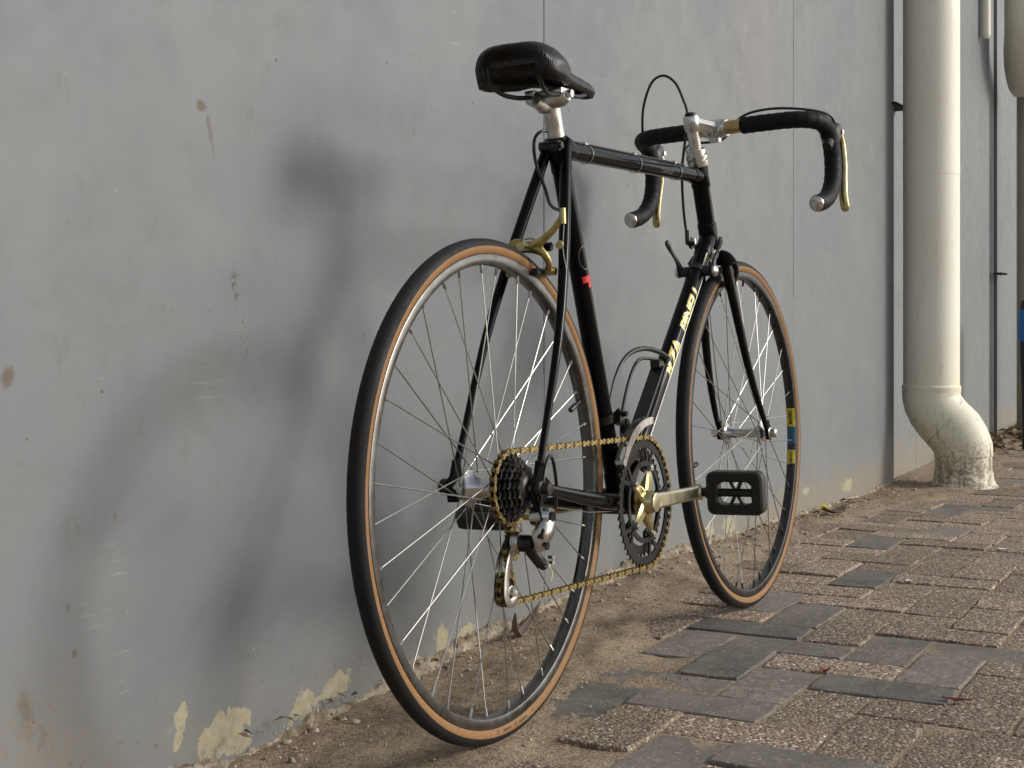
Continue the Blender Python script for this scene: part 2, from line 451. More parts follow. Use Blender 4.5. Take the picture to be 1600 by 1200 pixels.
DARK = [(0.45, 0.71), (0.51, 0.55), (0.69, 0.50), (0.82, 0.45), (1.0, 0.86), (0.29, 0.76), (0.6, 0.80), (0.66, 0.75), (0.44, 0.82), (0.5, 0.9), 
        (0.72, 0.66), (0.0, 0.76), (0.02, 0.86), (0.34, 0.9), (0.78, 0.78), (1.87, 0.936), (2.778, 0.913), (2.974, 0.771), (1.05, 0.93), (2.2, 0.83), (3.4, 0.75), (0.86, 0.86),
        (-0.06, 0.7), (0.08, 0.63), (1.42, 0.84), (0.61, 0.9)]
bricks = {}
for c in range(-45, 90):
    for r in range(-34, 10):
        s = (c - r) % 4
        if s == 0: bricks[(c, r)] = (X0 + MOD * (c + 1), Y0 + MOD * (r + .5), 0)
        elif s == 3: bricks[(c, r)] = (X0 + MOD * (c + .5), Y0 + MOD * (r + 1), 1)
def hit(b, p):
    hx, hy = (MOD, MOD / 2) if b[2] == 0 else (MOD / 2, MOD)
    return abs(p[0] - b[0]) < hx and abs(p[1] - b[1]) < hy
pav = tag(empty('pavement', (0, 0, 0)), kind='structure')
stuff_bm = {0: bmesh.new(), 1: bmesh.new()}
cnt = 0
for key, b in sorted(bricks.items()):
    if b[1] > WALL_Y - 0.03: continue
    x, y, v = b
    dk = any(hit(b, p) for p in DARK)
    if not dk and (x < -0.4 or x > 3.6 or y < 0.1) and rnd.random() < 0.12: dk = True
    q = project((x, y, gz(x)))
    over = y + (MOD if v else MOD / 2) - dirt_edge(x)
    covered = y > dirt_edge(x) + 0.09 or (x < .45 and y > dirt_edge(x) + .02)
    if covered and x < 5: continue
    vis = -60 < q[0] < 1665 and q[1] < 1270 and x < 5.0 and not covered
    me = PM[1 if dk else 0][rnd.randrange(8)]
    rz = (R_(90) if v else 0) + R_(rnd.uniform(-.8, .8)) + (PI if rnd.random() < .5 else 0)
    slope = (gz(x + .05) - gz(x - .05)) / .1
    mat4 = Matrix.Translation((x + rnd.uniform(-.001, .001), y + rnd.uniform(-.001, .001), gz(x) + rnd.uniform(-.0028, .0022) - (.010 if over > .09 and x < .5 else 0))) @ \
        Matrix.Rotation(-math.atan(slope) + R_(rnd.gauss(0, .45)), 4, 'Y') @ Matrix.Rotation(R_(rnd.gauss(0, .45)), 4, 'X') @ Matrix.Rotation(rz, 4, 'Z')
    if vis:
        o = bpy.data.objects.new('paver', me); put(o, pav); o.matrix_basis = mat4; cnt += 1
    elif -2.5 < x < 7.5 and y > -2.2:
        bmx = stuff_bm[1 if dk else 0]; n0 = len(bmx.verts)
        bmx.from_mesh(me)
        bmx.verts.ensure_lookup_table()
        for i in range(n0, len(bmx.verts)): bmx.verts[i].co = mat4 @ bmx.verts[i].co
print('individual pavers', cnt)
for d in (0, 1):
    o = bmob('distant_pavers', stuff_bm[d], M['pav_d' if d else 'pav_l'], pav); o['kind'] = 'stuff'

# sand and dirt banked up along the wall
def dirt_sheet():
    bm = bmesh.new()
    xs = []; x = -2.4
    while x < 9: xs.append(x); x += 0.012 if x < 3.6 and x > -0.6 else 0.05
    ys = [0.20 + 0.012 * i for i in range(int((WALL_Y + 0.06 - 0.20) / 0.012) + 1)]
    V = [[bm.verts.new((x + 0, y, dirt_h(x, y))) for y in ys] for x in xs]
    for i in range(len(xs) - 1):
        for j in range(len(ys) - 1):
            bm.faces.new((V[i][j], V[i + 1][j], V[i + 1][j + 1], V[i][j + 1]))
    for v in [v for v in bm.verts if not v.link_faces]: bm.verts.remove(v)
    return tag(bmob('sand_bank', bm, M['sand'], None, True), kind='structure')
dirt_sheet()

# loose grit on the pavers and the dirt
def grit():
    bm = bmesh.new(); r = random.Random(3)
    for _ in range(2600):
        x = -0.4 + 4.6 * r.random() ** 1.5; y = r.uniform(0.3, 1.26)
        z = max(gz(x) - 0.001, dirt_h(x, y))
        q = project((x, y, z))
        if not (-30 < q[0] < 1640 and q[1] < 1230): continue
        s = r.choice((0.0006, 0.0008, 0.0011, 0.0015, 0.0022)) * (1 + 0.5 * (y > dirt_edge(x)))
        rot = Matrix.Rotation(r.uniform(0, 6), 3, Vector((r.random(), r.random(), r.random() + .1)))
        vs = [bm.verts.new(Vector((x, y, z + s * .3)) + rot @ Vector(p) * s * r.uniform(.7, 1.3)) for p in ((1, 0, 0), (-1, 0, 0), (0, 1, 0), (0, -1, 0), (0, 0, .8), (0, 0, -.8))]
        for a, b_, c in ((0, 2, 4), (2, 1, 4), (1, 3, 4), (3, 0, 4), (2, 0, 5), (1, 2, 5), (3, 1, 5), (0, 3, 5)): bm.faces.new((vs[a], vs[b_], vs[c]))
    for _ in range(240):
        x = r.uniform(-.4, 3.3); y = WALL_Y - .01 - abs(r.gauss(0, .07)); z = dirt_h(x, y); sz = r.choice((.002, .003, .004, .006))
        rot = Matrix.Rotation(r.uniform(0, 6), 3, Vector((r.random(), r.random(), r.random() + .1)))
        q0 = bmesh.ops.create_icosphere(bm, subdivisions=1, radius=sz)['verts']
        for v in q0: v.co = Vector((x, y, z + sz * .2)) + rot @ Vector((v.co.x * 1.3, v.co.y, v.co.z * .7)) * r.uniform(.8, 1.2)
    m, p, b = material('grit', (0.4, 0.33, 0.24), 0.9)
    g = b.new('ShaderNodeNewGeometry'); f, _ = b.noise(g.outputs['Position'], 70, 2)
    b.l.new(b.mix(b.step(f, .4, .6), (0.50, 0.42, 0.31), (0.26, 0.20, 0.15)), p.inputs['Base Color'])
    return tag(bmob('grit', bm, m), kind='stuff')
grit()

# crumbly mortar lip where the wall paint ends
def mortar():
    bm = bmesh.new(); xs = [-0.75 + 0.006 * i for i in range(int(4.3 / 0.006))]
    prof = []
    for i, x in enumerate(xs):
        z0 = dirt_h(x, WALL_Y - 0.01)
        k = smooth(-.1, .25, noise.noise(Vector((x * 5, 9, 0))) + 0.12) * (1 - 0.7 * smooth(1.2, 2.0, x))
        hgt = 0.004 + 0.016 * k + 0.005 * noise.noise(Vector((x * 60, 1, 4))); dep = 0.005 + 0.014 * k + 0.006 * noise.noise(Vector((x * 45, 7, 4)))
        row = []
        for t in range(7):
            a = t / 6 * PI / 2; n2 = 1 + 0.35 * noise.noise(Vector((x * 120, t * 1.7, 2)))
            row.append(bm.verts.new((x, WALL_Y + 0.001 - max(.001, dep) * math.cos(a) * n2, z0 - 0.006 + (max(.002, hgt) + 0.006) * math.sin(a) * n2)))
        prof.append(row)
    for i in range(len(xs) - 1):
        for t in range(6): bm.faces.new((prof[i][t], prof[i + 1][t], prof[i + 1][t + 1], prof[i][t + 1]))
    m, p, b = material('mortar', (0.4, 0.33, 0.22), 0.95, spec=0.2)
    g = b.new('ShaderNodeNewGeometry').outputs['Position']
    f, _ = b.noise(g, 30, 5, .7); f2, _ = b.noise(g, 160, 4, .7)
    c = b.mix(b.step(f, .42, .62), (0.40, 0.34, 0.25), (0.20, 0.15, 0.10))
    c = b.mix(b.step(f2, .5, .7, 0, .7), c, (0.10, 0.075, 0.055))
    b.l.new(c, p.inputs['Base Color']); b.l.new(b.bump(f2, 0.9, 0.003), p.inputs['Normal'])
    return tag(bmob('mortar_edge', bm, m, None, True), kind='structure')
mortar()

# ------------------------------------------------------------------ wall
def wall_mat():
    m, p, b = material('grey_wall_paint', (0.36, 0.36, 0.345), 0.55, spec=0.35)
    g = b.new('ShaderNodeNewGeometry').outputs['Position']
    xyz = b.new('ShaderNodeSeparateXYZ'); b.l.new(g, xyz.inputs[0]); X, Z = xyz.outputs[0], xyz.outputs[2]
    n1, _ = b.noise(g, 1.6, 5, 0.55); n2, nc2 = b.noise(g, 14, 6, 0.65); n3, _ = b.noise(g, 60, 5, 0.7); n5, _ = b.noise(g, 38, 6, 0.72, .6); n4, _ = b.noise(g, 4.5, 5, .6)
    st = b.mapv(g, (9, 9, 0.6)); ns, _ = b.noise(st, 1.0, 4, 0.6)
    c = b.mix(b.step(n1, 0.3, 0.7), (0.160, 0.173, 0.183), (0.188, 0.197, 0.202))
    c = b.mix(b.step(ns, 0.35, 0.75, 0.0, 0.35), c, (0.160, 0.172, 0.174))
    c = b.mix(b.step(n4, 0.5, 0.75, 0.0, 0.30), c, (0.235, 0.240, 0.232))
    nsm, _ = b.noise(b.mapv(g, (3, 3, 5), rot=(0, R_(20), 0)), 1.3, 6, .7, 1.2)
    c = b.mix(b.step(nsm, 0.50, 0.70, 0.0, 0.34), c, (0.130, 0.138, 0.138))
    ngr, _ = b.noise(b.mapv(g, (22, 22, 14)), 1.0, 7, .78)
    c = b.mix(b.math('MULTIPLY', b.step(ngr, 0.56, 0.70), b.step(n1, .35, .6, .1, .5)), c, (0.125, 0.122, 0.112))
    # faded patch high on the wall
    def ell(cx, cz, rx, rz, ang=0.0, wob=0.6, src=n2, soft=0.12):
        ca, sa = math.cos(ang), math.sin(ang)
        dx = b.math('SUBTRACT', X, cx); dz = b.math('SUBTRACT', Z, cz)
        u = b.math('DIVIDE', b.math('ADD', b.math('MULTIPLY', dx, ca), b.math('MULTIPLY', dz, sa)), rx)
        v = b.math('DIVIDE', b.math('SUBTRACT', b.math('MULTIPLY', dz, ca), b.math('MULTIPLY', dx, sa)), rz)
        r = b.math('SQRT', b.math('ADD', b.math('MULTIPLY', u, u), b.math('MULTIPLY', v, v)))
        r = b.math('ADD', r, b.math('MULTIPLY', b.math('SUBTRACT', src, 0.5), wob * 4))
        return b.step(r, 1.0 - soft, 1.0 + soft, 1.0, 0.0)
    c = b.mix(b.math('MULTIPLY', ell(2.0, 1.33, 0.14, 0.2, 0, 0.6, n2, 0.6), 0.35), c, (0.25, 0.205, 0.20))
    c = b.mix(b.math('MULTIPLY', ell(1.5, 1.0, 0.35, 0.25, 0, 0.5, n2, 0.6), 0.3), c, (0.235, 0.235, 0.215))
    # dark pits and tiny chips
    v = b.vor(g, 16); sp = b.new('ShaderNodeSeparateColor'); b.l.new(v.outputs['Color'], sp.inputs[0])
    pit = b.math('MULTIPLY', b.step(b.math('ADD', v.outputs['Distance'], b.math('MULTIPLY', n3, 0.06)), 0.058, 0.085, 1, 0), b.step(sp.outputs[0], 0.36, 0.4))
    c = b.mix(b.math('MULTIPLY', pit, 0.8), c, (0.075, 0.065, 0.055))
    v2 = b.vor(b.mapv(g, (1, 1, 1), (3.3, 0, 1.7)), 11); sp2 = b.new('ShaderNodeSeparateColor'); b.l.new(v2.outputs['Color'], sp2.inputs[0])
    chip = b.math('MULTIPLY', b.step(b.math('ADD', v2.outputs['Distance'], b.math('MULTIPLY', n3, 0.08)), 0.058, 0.072, 1, 0), b.step(sp2.outputs[1], 0.80, 0.84))
    c = b.mix(b.math('MULTIPLY', chip, 0.5), c, (0.36, 0.355, 0.33))
    # rough scuffed zones
    sc1 = b.mapv(g, (10, 10, 120), rot=(0, R_(28), 0)); ns1, _ = b.noise(sc1, 1.0, 3, .6)
    zone = b.step(n4, 0.56, 0.66)
    c = b.mix(b.math('MULTIPLY', b.step(ns1, 0.62, 0.70), b.math('MULTIPLY', zone, 0.5)), c, (0.32, 0.315, 0.30))
    # brown run-off marks and stains (each where the photograph has it)
    brown = (0.11, 0.080, 0.045)
    for (cx, cz, rx, rz, an, k) in [(-0.224, 0.839, 0.008, 0.006, 0, .85), (-0.208, 0.812, .0035, 0.024, 0.25, .55), (-0.551, 0.496, 0.009, 0.010, 0, .8), (-0.383, 0.321, .004, .006, 0, .5),
                                    (-0.45, .17, .0045, .005, 0, .7), (-0.525, 0.12, 0.010, 0.024, .3, .6), (-0.46, .225, .002, .004, 0, .6), (0.30, .86, .006, .006, 0, .3)]:
        c = b.mix(b.math('MULTIPLY', ell(cx, cz, rx, rz, an, 0.8, n5, .5), k), c, brown)
    strk = b.math('MULTIPLY', ell(-0.143, 0.56, .0075, .068, 0.22, .3, n3, .4), b.step(n3, .5, .6))
    c = b.mix(b.math('MULTIPLY', strk, .85), c, (.08, .075, .07))
    c = b.mix(b.math('MULTIPLY', b.math('MULTIPLY', ell(-0.155, 0.61, .012, .012, 0, .5, n3, .4), b.step(n3, .46, .55)), .8), c, (.08, .075, .07))
    # splashed dirt low down
    low = b.math('ADD', Z, b.math('MULTIPLY', b.math('SUBTRACT', n2, 0.5), 0.22))
    rgt = b.step(X, 1.2, 2.4)
    lowm = b.math('MULTIPLY', b.step(low, 0.13, 0.02, 0, 1), b.math('ADD', 0.25, b.math('MULTIPLY', rgt, .5)))
    c = b.mix(lowm, c, (0.235, 0.205, 0.155))
    sp3 = b.math('MULTIPLY', b.step(Z, 0.16, 0.0), b.step(n3, 0.6, 0.68))
    c = b.mix(b.math('MULTIPLY', sp3, 0.6), c, (0.11, 0.08, 0.055))
    # tan efflorescence in the lower left corner
    tan_ = b.math('MULTIPLY', ell(-0.50, 0.03, 0.095, 0.12, 0, .6, n5, .6), b.step(n3, .40, .62))
    c = b.mix(b.math('MULTIPLY', tan_, .75), c, (0.215, 0.18, 0.14))
    c = b.mix(b.math('MULTIPLY', b.math('MULTIPLY', tan_, b.step(n5, .52, .62)), .6), c, (0.10, 0.07, 0.045))
    c = b.mix(b.math('MULTIPLY', ell(-0.23, 0.0, 0.05, 0.035, 0, .5, n2, .4), .6), c, (0.19, 0.19, 0.17))
    # peeled paint showing cream plaster
    peel = None
    for (cx, cz, rx, rz, an, wob) in [(-0.262, 0.052, 0.011, 0.018, -0.35, .75), (-0.270, 0.022, 0.008, 0.018, -0.5, .75), (-0.168, 0.010, 0.040, 0.026, 0.25, .8), (-0.215, 0.0, .016, .026, 0, .7), (-.15, -.012, .03, .014, 0, .8), (0.000, 0.002, 0.034, 0.020, 0.22, .8), (0.085, 0.016, .042, .018, .22, .8),
                                      (0.387, 0.020, 0.022, 0.022, 0, .7), (0.47, 0.020, 0.026, 0.012, .2, .8), (.30, .0, .03, .012, .1, .9), (1.661, 0.035, 0.022, 0.026, 0, .8), (1.80, 0.03, 0.05, .026, 0, .8), (2.45, .05, .03, .012, 0, .8), (2.9, .02, .06, .02, 0, .8)]:
        e = ell(cx, cz, rx, rz, an, wob, n5, 0.05)
        peel = e if peel is None else b.math('MAXIMUM', peel, e)
    pc = b.mix(b.step(n3, .35, .7), (0.38, 0.34, 0.235), (0.29, 0.255, 0.17))
    c = b.mix(peel, c, pc)
    b.l.new(c, p.inputs['Base Color'])
    h = b.math('ADD', b.math('ADD', b.math('MULTIPLY', n3, 0.22), b.math('MULTIPLY', n2, 0.6)), b.math('MULTIPLY', pit, -0.7))
    h = b.math('ADD', h, b.math('MULTIPLY', peel, -0.9))
    b.l.new(b.bump(h, 0.35, 0.0022), p.inputs['Normal'])
    b.l.new(b.step(n2, .3, .7, 0.5, 0.68), p.inputs['Roughness'])
    return m
M['wall'] = wall_mat()
M['gap'] = material('dark_joint', (0.03, 0.03, 0.03), 0.9)[0]
wall = tag(empty('wall', (0, WALL_Y, 0)), 'long grey painted wall of tall panels with scuffs and peeling paint along its foot', 'wall')
def panel(x0, x1, y=WALL_Y, gap=0.0012, h=3.0, th=0.12):
    nx = max(2, int((x1 - x0) / 0.2)); bm = bmesh.new()
    a, c = x0 + gap, x1 - gap; bv = 0.0016
    vs = []
    for x, yy in ((a, y + th), (a, y + bv), (a + bv, y), (c - bv, y), (c, y + bv), (c, y + th)):
        vs.append((bm.verts.new((x, yy - WALL_Y, -0.1)), bm.verts.new((x, yy - WALL_Y, h))))
    for i in range(6):
        j = (i + 1) % 6; bm.faces.new((vs[i][0], vs[j][0], vs[j][1], vs[i][1]))
    bm.faces.new([q[1] for q in vs]); bm.faces.new([q[0] for q in vs][::-1])
    o = bmob('panel', bm, M['wall'], wall); return o
for x0, x1 in ((-3.92, -2.36), (-2.36, -0.797), (-0.797, 0.7656), (0.7656, 2.3281), (2.3281, 3.5022)): panel(x0, x1)
panel(3.5022, 3.997, WALL_Y + 0.035); panel(3.997, 5.51, WALL_Y + 0.035)
panel(5.51, 5.80, WALL_Y + 0.065); panel(5.80, 6.9, WALL_Y + 0.05); panel(6.9, 9.0, WALL_Y + 0.05)
box('backing', (2.5, 0.20, 1.4), (13, 0.1, 2.9), M['gap'], wall)
box('joint_filler', (2.3281, 0.0022, 0.255), (0.0045, 0.004, 0.71), M['wall'], wall)
box('joint_filler', (0.7656, 0.0030, 0.2), (0.0045, 0.004, 0.5), M['wall'], wall)

# ------------------------------------------------------------------ drainpipes
def pipe_mat(name, top, low):
    m, p, b = material(name, top, 0.42, spec=0.4)
    g = b.new('ShaderNodeNewGeometry').outputs['Position']
    xyz = b.new('ShaderNodeSeparateXYZ'); b.l.new(g, xyz.inputs[0]); Z = xyz.outputs[2]
    n1, _ = b.noise(g, 4, 4, .6); n2, _ = b.noise(g, 22, 6, .7); n3, _ = b.noise(g, 90, 5, .7)
    nv, _ = b.noise(b.mapv(g, (30, 30, 6)), 1.2, 5, .65)
    c = b.mix(b.step(n1, .3, .7), top, low)
    c = b.mix(b.math('MULTIPLY', b.step(Z, 0.55, 0.28), 0.45), c, tuple(x * y for x, y in zip(low, (.95, .95, .82))))
    k = b.math('MULTIPLY', b.step(nv, .56, .70), b.step(b.math('ADD', Z, b.math('MULTIPLY', n2, .3)), 0.72, 0.18, .12, .9))
    c = b.mix(k, c, (0.13, 0.10, 0.06))
    k2 = b.math('MULTIPLY', b.step(n3, .60, .68), b.step(n2, .45, .6, .1, .8))
    c = b.mix(b.math('MULTIPLY', k2, .35), c, (0.10, 0.08, 0.05))
    muck = b.math('MULTIPLY', b.step(b.math('ADD', Z, b.math('MULTIPLY', n2, .22)), .30, .12), b.step(n3, .44, .58, .05, .85))
    c = b.mix(muck, c, (0.28, 0.195, 0.115))
    muck2 = b.math('MULTIPLY', b.step(Z, .12, .02), b.step(nv, .45, .6))
    c = b.mix(b.math('MULTIPLY', muck2, .45), c, (0.12, 0.085, 0.05))
    b.l.new(c, p.inputs['Base Color'])
    b.l.new(b.bump(b.math('ADD', n3, b.math('MULTIPLY', n2, .6)), .18, .002), p.inputs['Normal'])
    b.l.new(b.step(n2, .3, .7, .36, .6), p.inputs['Roughness'])
    return m
M['pvc'] = pipe_mat('cream_pipe', (0.82, 0.785, 0.67), (0.77, 0.73, 0.60))
M['pvc2'] = pipe_mat('beige_pipe', (0.38, 0.36, 0.27), (0.32, 0.29, 0.21))
def drainpipe():
    r = 0.0965; X, Yu, Yl = 3.545, 1.145, 1.035
    t = tag(empty('drainpipe', (X, Yl, -0.034)), 'thick cream drainpipe standing clear of the wall, its stained foot kinked outward onto the pavers', 'drainpipe', 'drainpipes on the wall')
    o = Vector((X, Yl, -0.034))
    def P(x, y, z): return Vector((x, y, z)) - o
    up = [P(X, Yu, z) for z in (0.296, 0.31, 0.5, 0.8, 1.05)]
    tube('pipe_section', up, r, M['pvc'], t, 40, normal=(1, 0, 0))
    tube('pipe_section', [P(X, Yu, 1.0525), P(X, Yu, 2.0), P(X, Yu, 3.05)], r * 1.006, M['pvc'], t, 40, normal=(1, 0, 0))
    # elbow in two bends
    zs = [(Yu, 0.30), (Yu, 0.27), (Yu - .004, 0.25), (Yu - .016, 0.225), (Yu - .038, 0.195), (Yu - .060, .172)]
    e1 = [P(X, y, z) for y, z in zs]
    tube('elbow', e1, [r * 1.035] * 2 + [r * 1.03] * 4, M['pvc'], t, 40, normal=(1, 0, 0))
    zs = [(Yu - .0605, .1715), (Yu - .082, .150), (Yu - .100, .122), (Yl, .095), (Yl, .07)]
    tube('elbow', [P(X, y, z) for y, z in zs], [r * 1.04, r * 1.045, r * 1.04, r * 1.03, r * 1.03], M['pvc'], t, 40, normal=(1, 0, 0))
    lathe('collar', [(0.0, r * 1.02), (0.006, r * 1.045), (0.022, r * 1.045), (0.028, r * 1.0)], M['pvc'], t, P(X, Yu, 0.286), 'z', 40)
    tube('pipe_section', [P(X, Yl, z) for z in (-0.06, 0.0, 0.07)], [r * 1.02, r * 1.0, r * 1.0], M['pvc'], t, 40, normal=(1, 0, 0))
    lathe('seam', [(0.0, r), (0.001, r * 1.012), (0.003, r * 1.012), (0.004, r)], M['pvc'], t, P(X, Yu, 1.049), 'z', 40)
    bm = bmesh.new(); box_into(bm, P(X + .03, WALL_Y + .012, 1.305), (0.20, 0.05, 0.009), None, .002)
    lathe_into(bm, [(-.009, r * 1.008), (-.009, r * 1.03), (.009, r * 1.03), (.009, r * 1.008)], P(X, Yu, 1.305 + 1.2), 'z', 40, True)
    loose_parts(bmob('bracket', bm, M['gap'], t))
    # cement collar round the foot
    bm = bmesh.new(); N = 60; rows = []
    for q, (rr, zz) in enumerate(((r * .99, 0.05), (r * 1.015, 0.045), (r * 1.035, 0.03), (r * 1.06, 0.014), (r * 1.16, 0.004), (r * 1.35, -0.008))):
        row = []
        for k in range(N):
            a = 2 * PI * k / N; nn = noise.noise(Vector((math.cos(a) * 2.6, math.sin(a) * 2.6, q * .6)))
            n3 = noise.noise(Vector((math.cos(a) * 9, math.sin(a) * 9, q * 1.1)))
            R2 = rr * (1 + (0.03 * nn + .018 * n3) * (q > 1))
            row.append(bm.verts.new((R2 * math.cos(a), R2 * math.sin(a), zz + (0.016 * nn + .006 * n3) * (q < 5))))
        rows.append(row)
    for q in range(5):
        for k in range(N): bm.faces.new((rows[q][k], rows[q][(k + 1) % N], rows[q + 1][(k + 1) % N], rows[q + 1][k]))
    bmob('cement_foot', bm, M['pvc'], t, True)
    return t
drainpipe()
def drainpipe2():
    X, Yb = 5.80, 1.165
    t = tag(empty('drainpipe', (X, Yb, -0.03)), 'thinner beige drainpipe under a fat cream elbow, cut by the right edge', 'drainpipe', 'drainpipes on the wall')
    o = t.location.copy()
    def P(x, y, z): return Vector((x, y, z)) - o
    tube('pipe_section', [P(X, Yb, z) for z in (-.03, .3, .55, 1.2, 1.75)], 0.058, M['pvc2'], t, 28, normal=(1, 0, 0))
    pts = spline([P(5.53, 1.10, 3.05), P(5.53, 1.10, 2.4), P(5.53, 1.10, 2.0), P(5.56, 1.105, 1.89), P(5.64, 1.125, 1.80), P(5.74, 1.15, 1.73), P(5.79, 1.163, 1.66), P(5.80, 1.165, 1.62)], 6)
    n = len(pts); tube('elbow', pts, [.134 if i < n * .5 else .134 - .072 * ((i - n * .5) / (n * .5)) ** 1.6 for i in range(n)], M['pvc'], t, 36, normal=(0, 1, 0))
    lathe('side_pipe', [(0, 0), (.003, .012), (.012, .019), (.03, .021), (1.2, .021)], M['pvc'], t, P(5.27, 1.272, 1.822), 'z', 20)
    box('bracket', P(5.74, 1.29, 0.755), (.15, .04, .010), M['gap'], t, bev=.002)
drainpipe2()
def blue_post():
    t = tag(empty('post', (4.985, 1.05, -0.03)), 'dark upright post with a blue wrapped top, cut by the right edge', 'post')
    tube('post_shaft', [(0, 0, 0), (0, 0, .25), (0, 0, .47)], [0.018, .022, .03], M['black2'], t, 14)
    tube('blue_wrap', [(0, 0, .47), (0, 0, .5), (0, 0, .58), (0, 0, .61)], [0.032, .036, .035, .030], M['bluewrap'], t, 16)
    tube('cap', [(0, 0, .61), (0, 0, .65)], [.028, .02], M['black2'], t, 14)
M['bluewrap'] = worn('blue_wrap', (0.01, 0.13, 0.36), .5)
# (placed so that only its left side reaches into the frame)
blue_post()

# ------------------------------------------------------------------ litter
M['leaf'] = worn('dry_leaf', (0.17, 0.115, 0.07), .75, amt=.3, scale=70)
M['leafy'] = worn('yellow_leaf', (0.75, 0.78, 0.03), .6)
M['leafr'] = worn('red_brown_leaf', (0.16, 0.03, 0.022), .65)
M['paper'] = worn('white_paper', (0.75, 0.74, 0.7), .8)
M['bark'] = worn('bark_strip', (0.20, 0.15, 0.125), .8, amt=.3, scale=50)
def leaf(name, x, y, L, Wd, ang, curl, mat, label, cat, lift=.002, group=None, tilt=0.0):
    z = max(gz(x), dirt_h(x, y)) + lift
    bm = bmesh.new(); n = 8; rows = []
    for i in range(n + 1):
        t = i / n; wv = Wd * (math.sin(PI * min(1, t * .96 + .03)) ** .8)
        row = []
        for j in range(5):
            s = (j - 2) / 2
            zz = curl * ((t - .5) ** 2 * 4 - .2) * L * .5 + abs(s) * wv * .45 * curl + .0006 * rnd.uniform(-1, 1)
            row.append(bm.verts.new(((t - .5) * L, s * wv * (1 + .12 * rnd.uniform(-1, 1)), zz)))
        rows.append(row)
    for i in range(n):
        for j in range(4): bm.faces.new((rows[i][j], rows[i + 1][j], rows[i + 1][j + 1], rows[i][j + 1]))
    r = bmesh.ops.extrude_face_region(bm, geom=bm.faces[:])
    for v in r['geom']:
        if isinstance(v, bmesh.types.BMVert): v.co.z += 0.0006
    o = bmob(name, bm, mat, None, True)
    o.location = (x, y, z); o.rotation_euler = (tilt, 0, ang)
    return tag(o, label, cat, group)
leaf('yellow_leaf', 2.524, 1.235, .035, .012, .3, .5, M['leafy'], 'small bright yellow leaf at the foot of the wall', 'leaf', .012)
leaf('dry_leaf', 2.43, 1.175, .11, .026, -.35, .38, M['leaf'], 'large curled brown leaf lying by the wall beside the yellow leaf', 'leaf', .008)
leaf('red_leaf', 0.558, 0.663, .022, .007, 1.2, .8, M['leafr'], 'dark red leaf scrap at the corner of a slate grey paver', 'leaf')
leaf('red_leaf', 0.473, 0.442, .012, .022, 0.1, .4, M['leafr'], 'long dark red leaf scrap at the end of a long grey paver', 'leaf')
leaf('paper_scrap', 1.945, 0.63, .022, .009, 1.5, .3, M['paper'], 'small white paper scrap near the right edge of the pavement', 'litter')
leaf('paper_scrap', 1.4, 0.726, .02, .007, .5, .5, M['paper'], 'white curled paper crumb on the pavers right of the front wheel', 'litter')
leaf('cardboard_strip', 0.555, 1.205, .12, .010, .1, .9, M['bark'], 'curved greyish strip leaning against the wall foot behind the rear wheel', 'litter', .012, tilt=.35)
def litter_heap():
    bm = bmesh.new(); r = random.Random(21)
    for _ in range(620):
        if r.random() < .6: x = r.uniform(4.3, 6.4); y = WALL_Y + .02 - abs(r.gauss(0, .08))
        else: x = r.uniform(-.3, 3.6); y = WALL_Y - .015 - abs(r.gauss(0, .03))
        z = max(gz(x), dirt_h(x, y)) + r.uniform(0.001, .012 + .02 * (x > 4.3))
        L = r.uniform(.006, .028) * (1.3 if x > 4 else .45)
        rot = Matrix.Rotation(r.uniform(0, 6.28), 3, 'Z') @ Matrix.Rotation(r.uniform(-.7, .7), 3, 'X') @ Matrix.Rotation(r.uniform(-.5, .5), 3, 'Y')
        q = [bm.verts.new(Vector((x, y, z)) + rot @ Vector(p)) for p in ((-L, 0, 0), (0, -L * .45, L * .2), (L, 0, 0), (0, L * .45, L * .2))]
        bm.faces.new(q)
    return tag(bmob('leaf_litter', bm, M['leaf']), kind='stuff')
litter_heap()
M['cog'] = worn('cog_steel', (0.16, 0.155, 0.15), 0.3, metal=1.0, dirt=(0.05, 0.04, 0.03), dirt_amt=.8, amt=.3)
M['ringblack'] = worn('black_anodised_alloy', (0.012, 0.0115, 0.011), 0.40, metal=0.0, dirt=(0.08, 0.065, 0.04), dirt_amt=0.3, spec=0.3)
M['pedal'] = worn('dusty_black_pedal', (0.014, 0.013, 0.010), 0.5, dirt=(0.11, 0.09, 0.06), dirt_amt=.5, bump=.3)
M['goldbr'] = worn('gold_brake_alloy', (0.46, 0.37, 0.13), 0.28, metal=1.0, dirt=(0.10, 0.08, 0.03), dirt_amt=.6, amt=.2)
# ================================================================== the bicycle
LEAN = 0.0408
bike = empty('racing_bicycle', (0, 0.9403, 0.0)); bike.rotation_euler = (-LEAN, 0, 0)
tag(bike, 'black racing bicycle with tan wall tyres and gold chain leaning towards the grey wall', 'bicycle')
RH = Vector((0, 0, .334)); FH = Vector((1.0128, 0, .334)); BB = Vector((.405, 0, .270))
ST = Vector((.232, 0, .826)); TT0 = Vector((.236, 0, .812)); HTT = Vector((.8155, 0, .842)); HTB = Vector((.8655, 0, .683))
ha = (HTT - HTB).normalized()
TT1 = HTB + ha * .142; DT1 = HTB + ha * .028
def dirv(a, b): return (Vector(b) - Vector(a)).normalized()
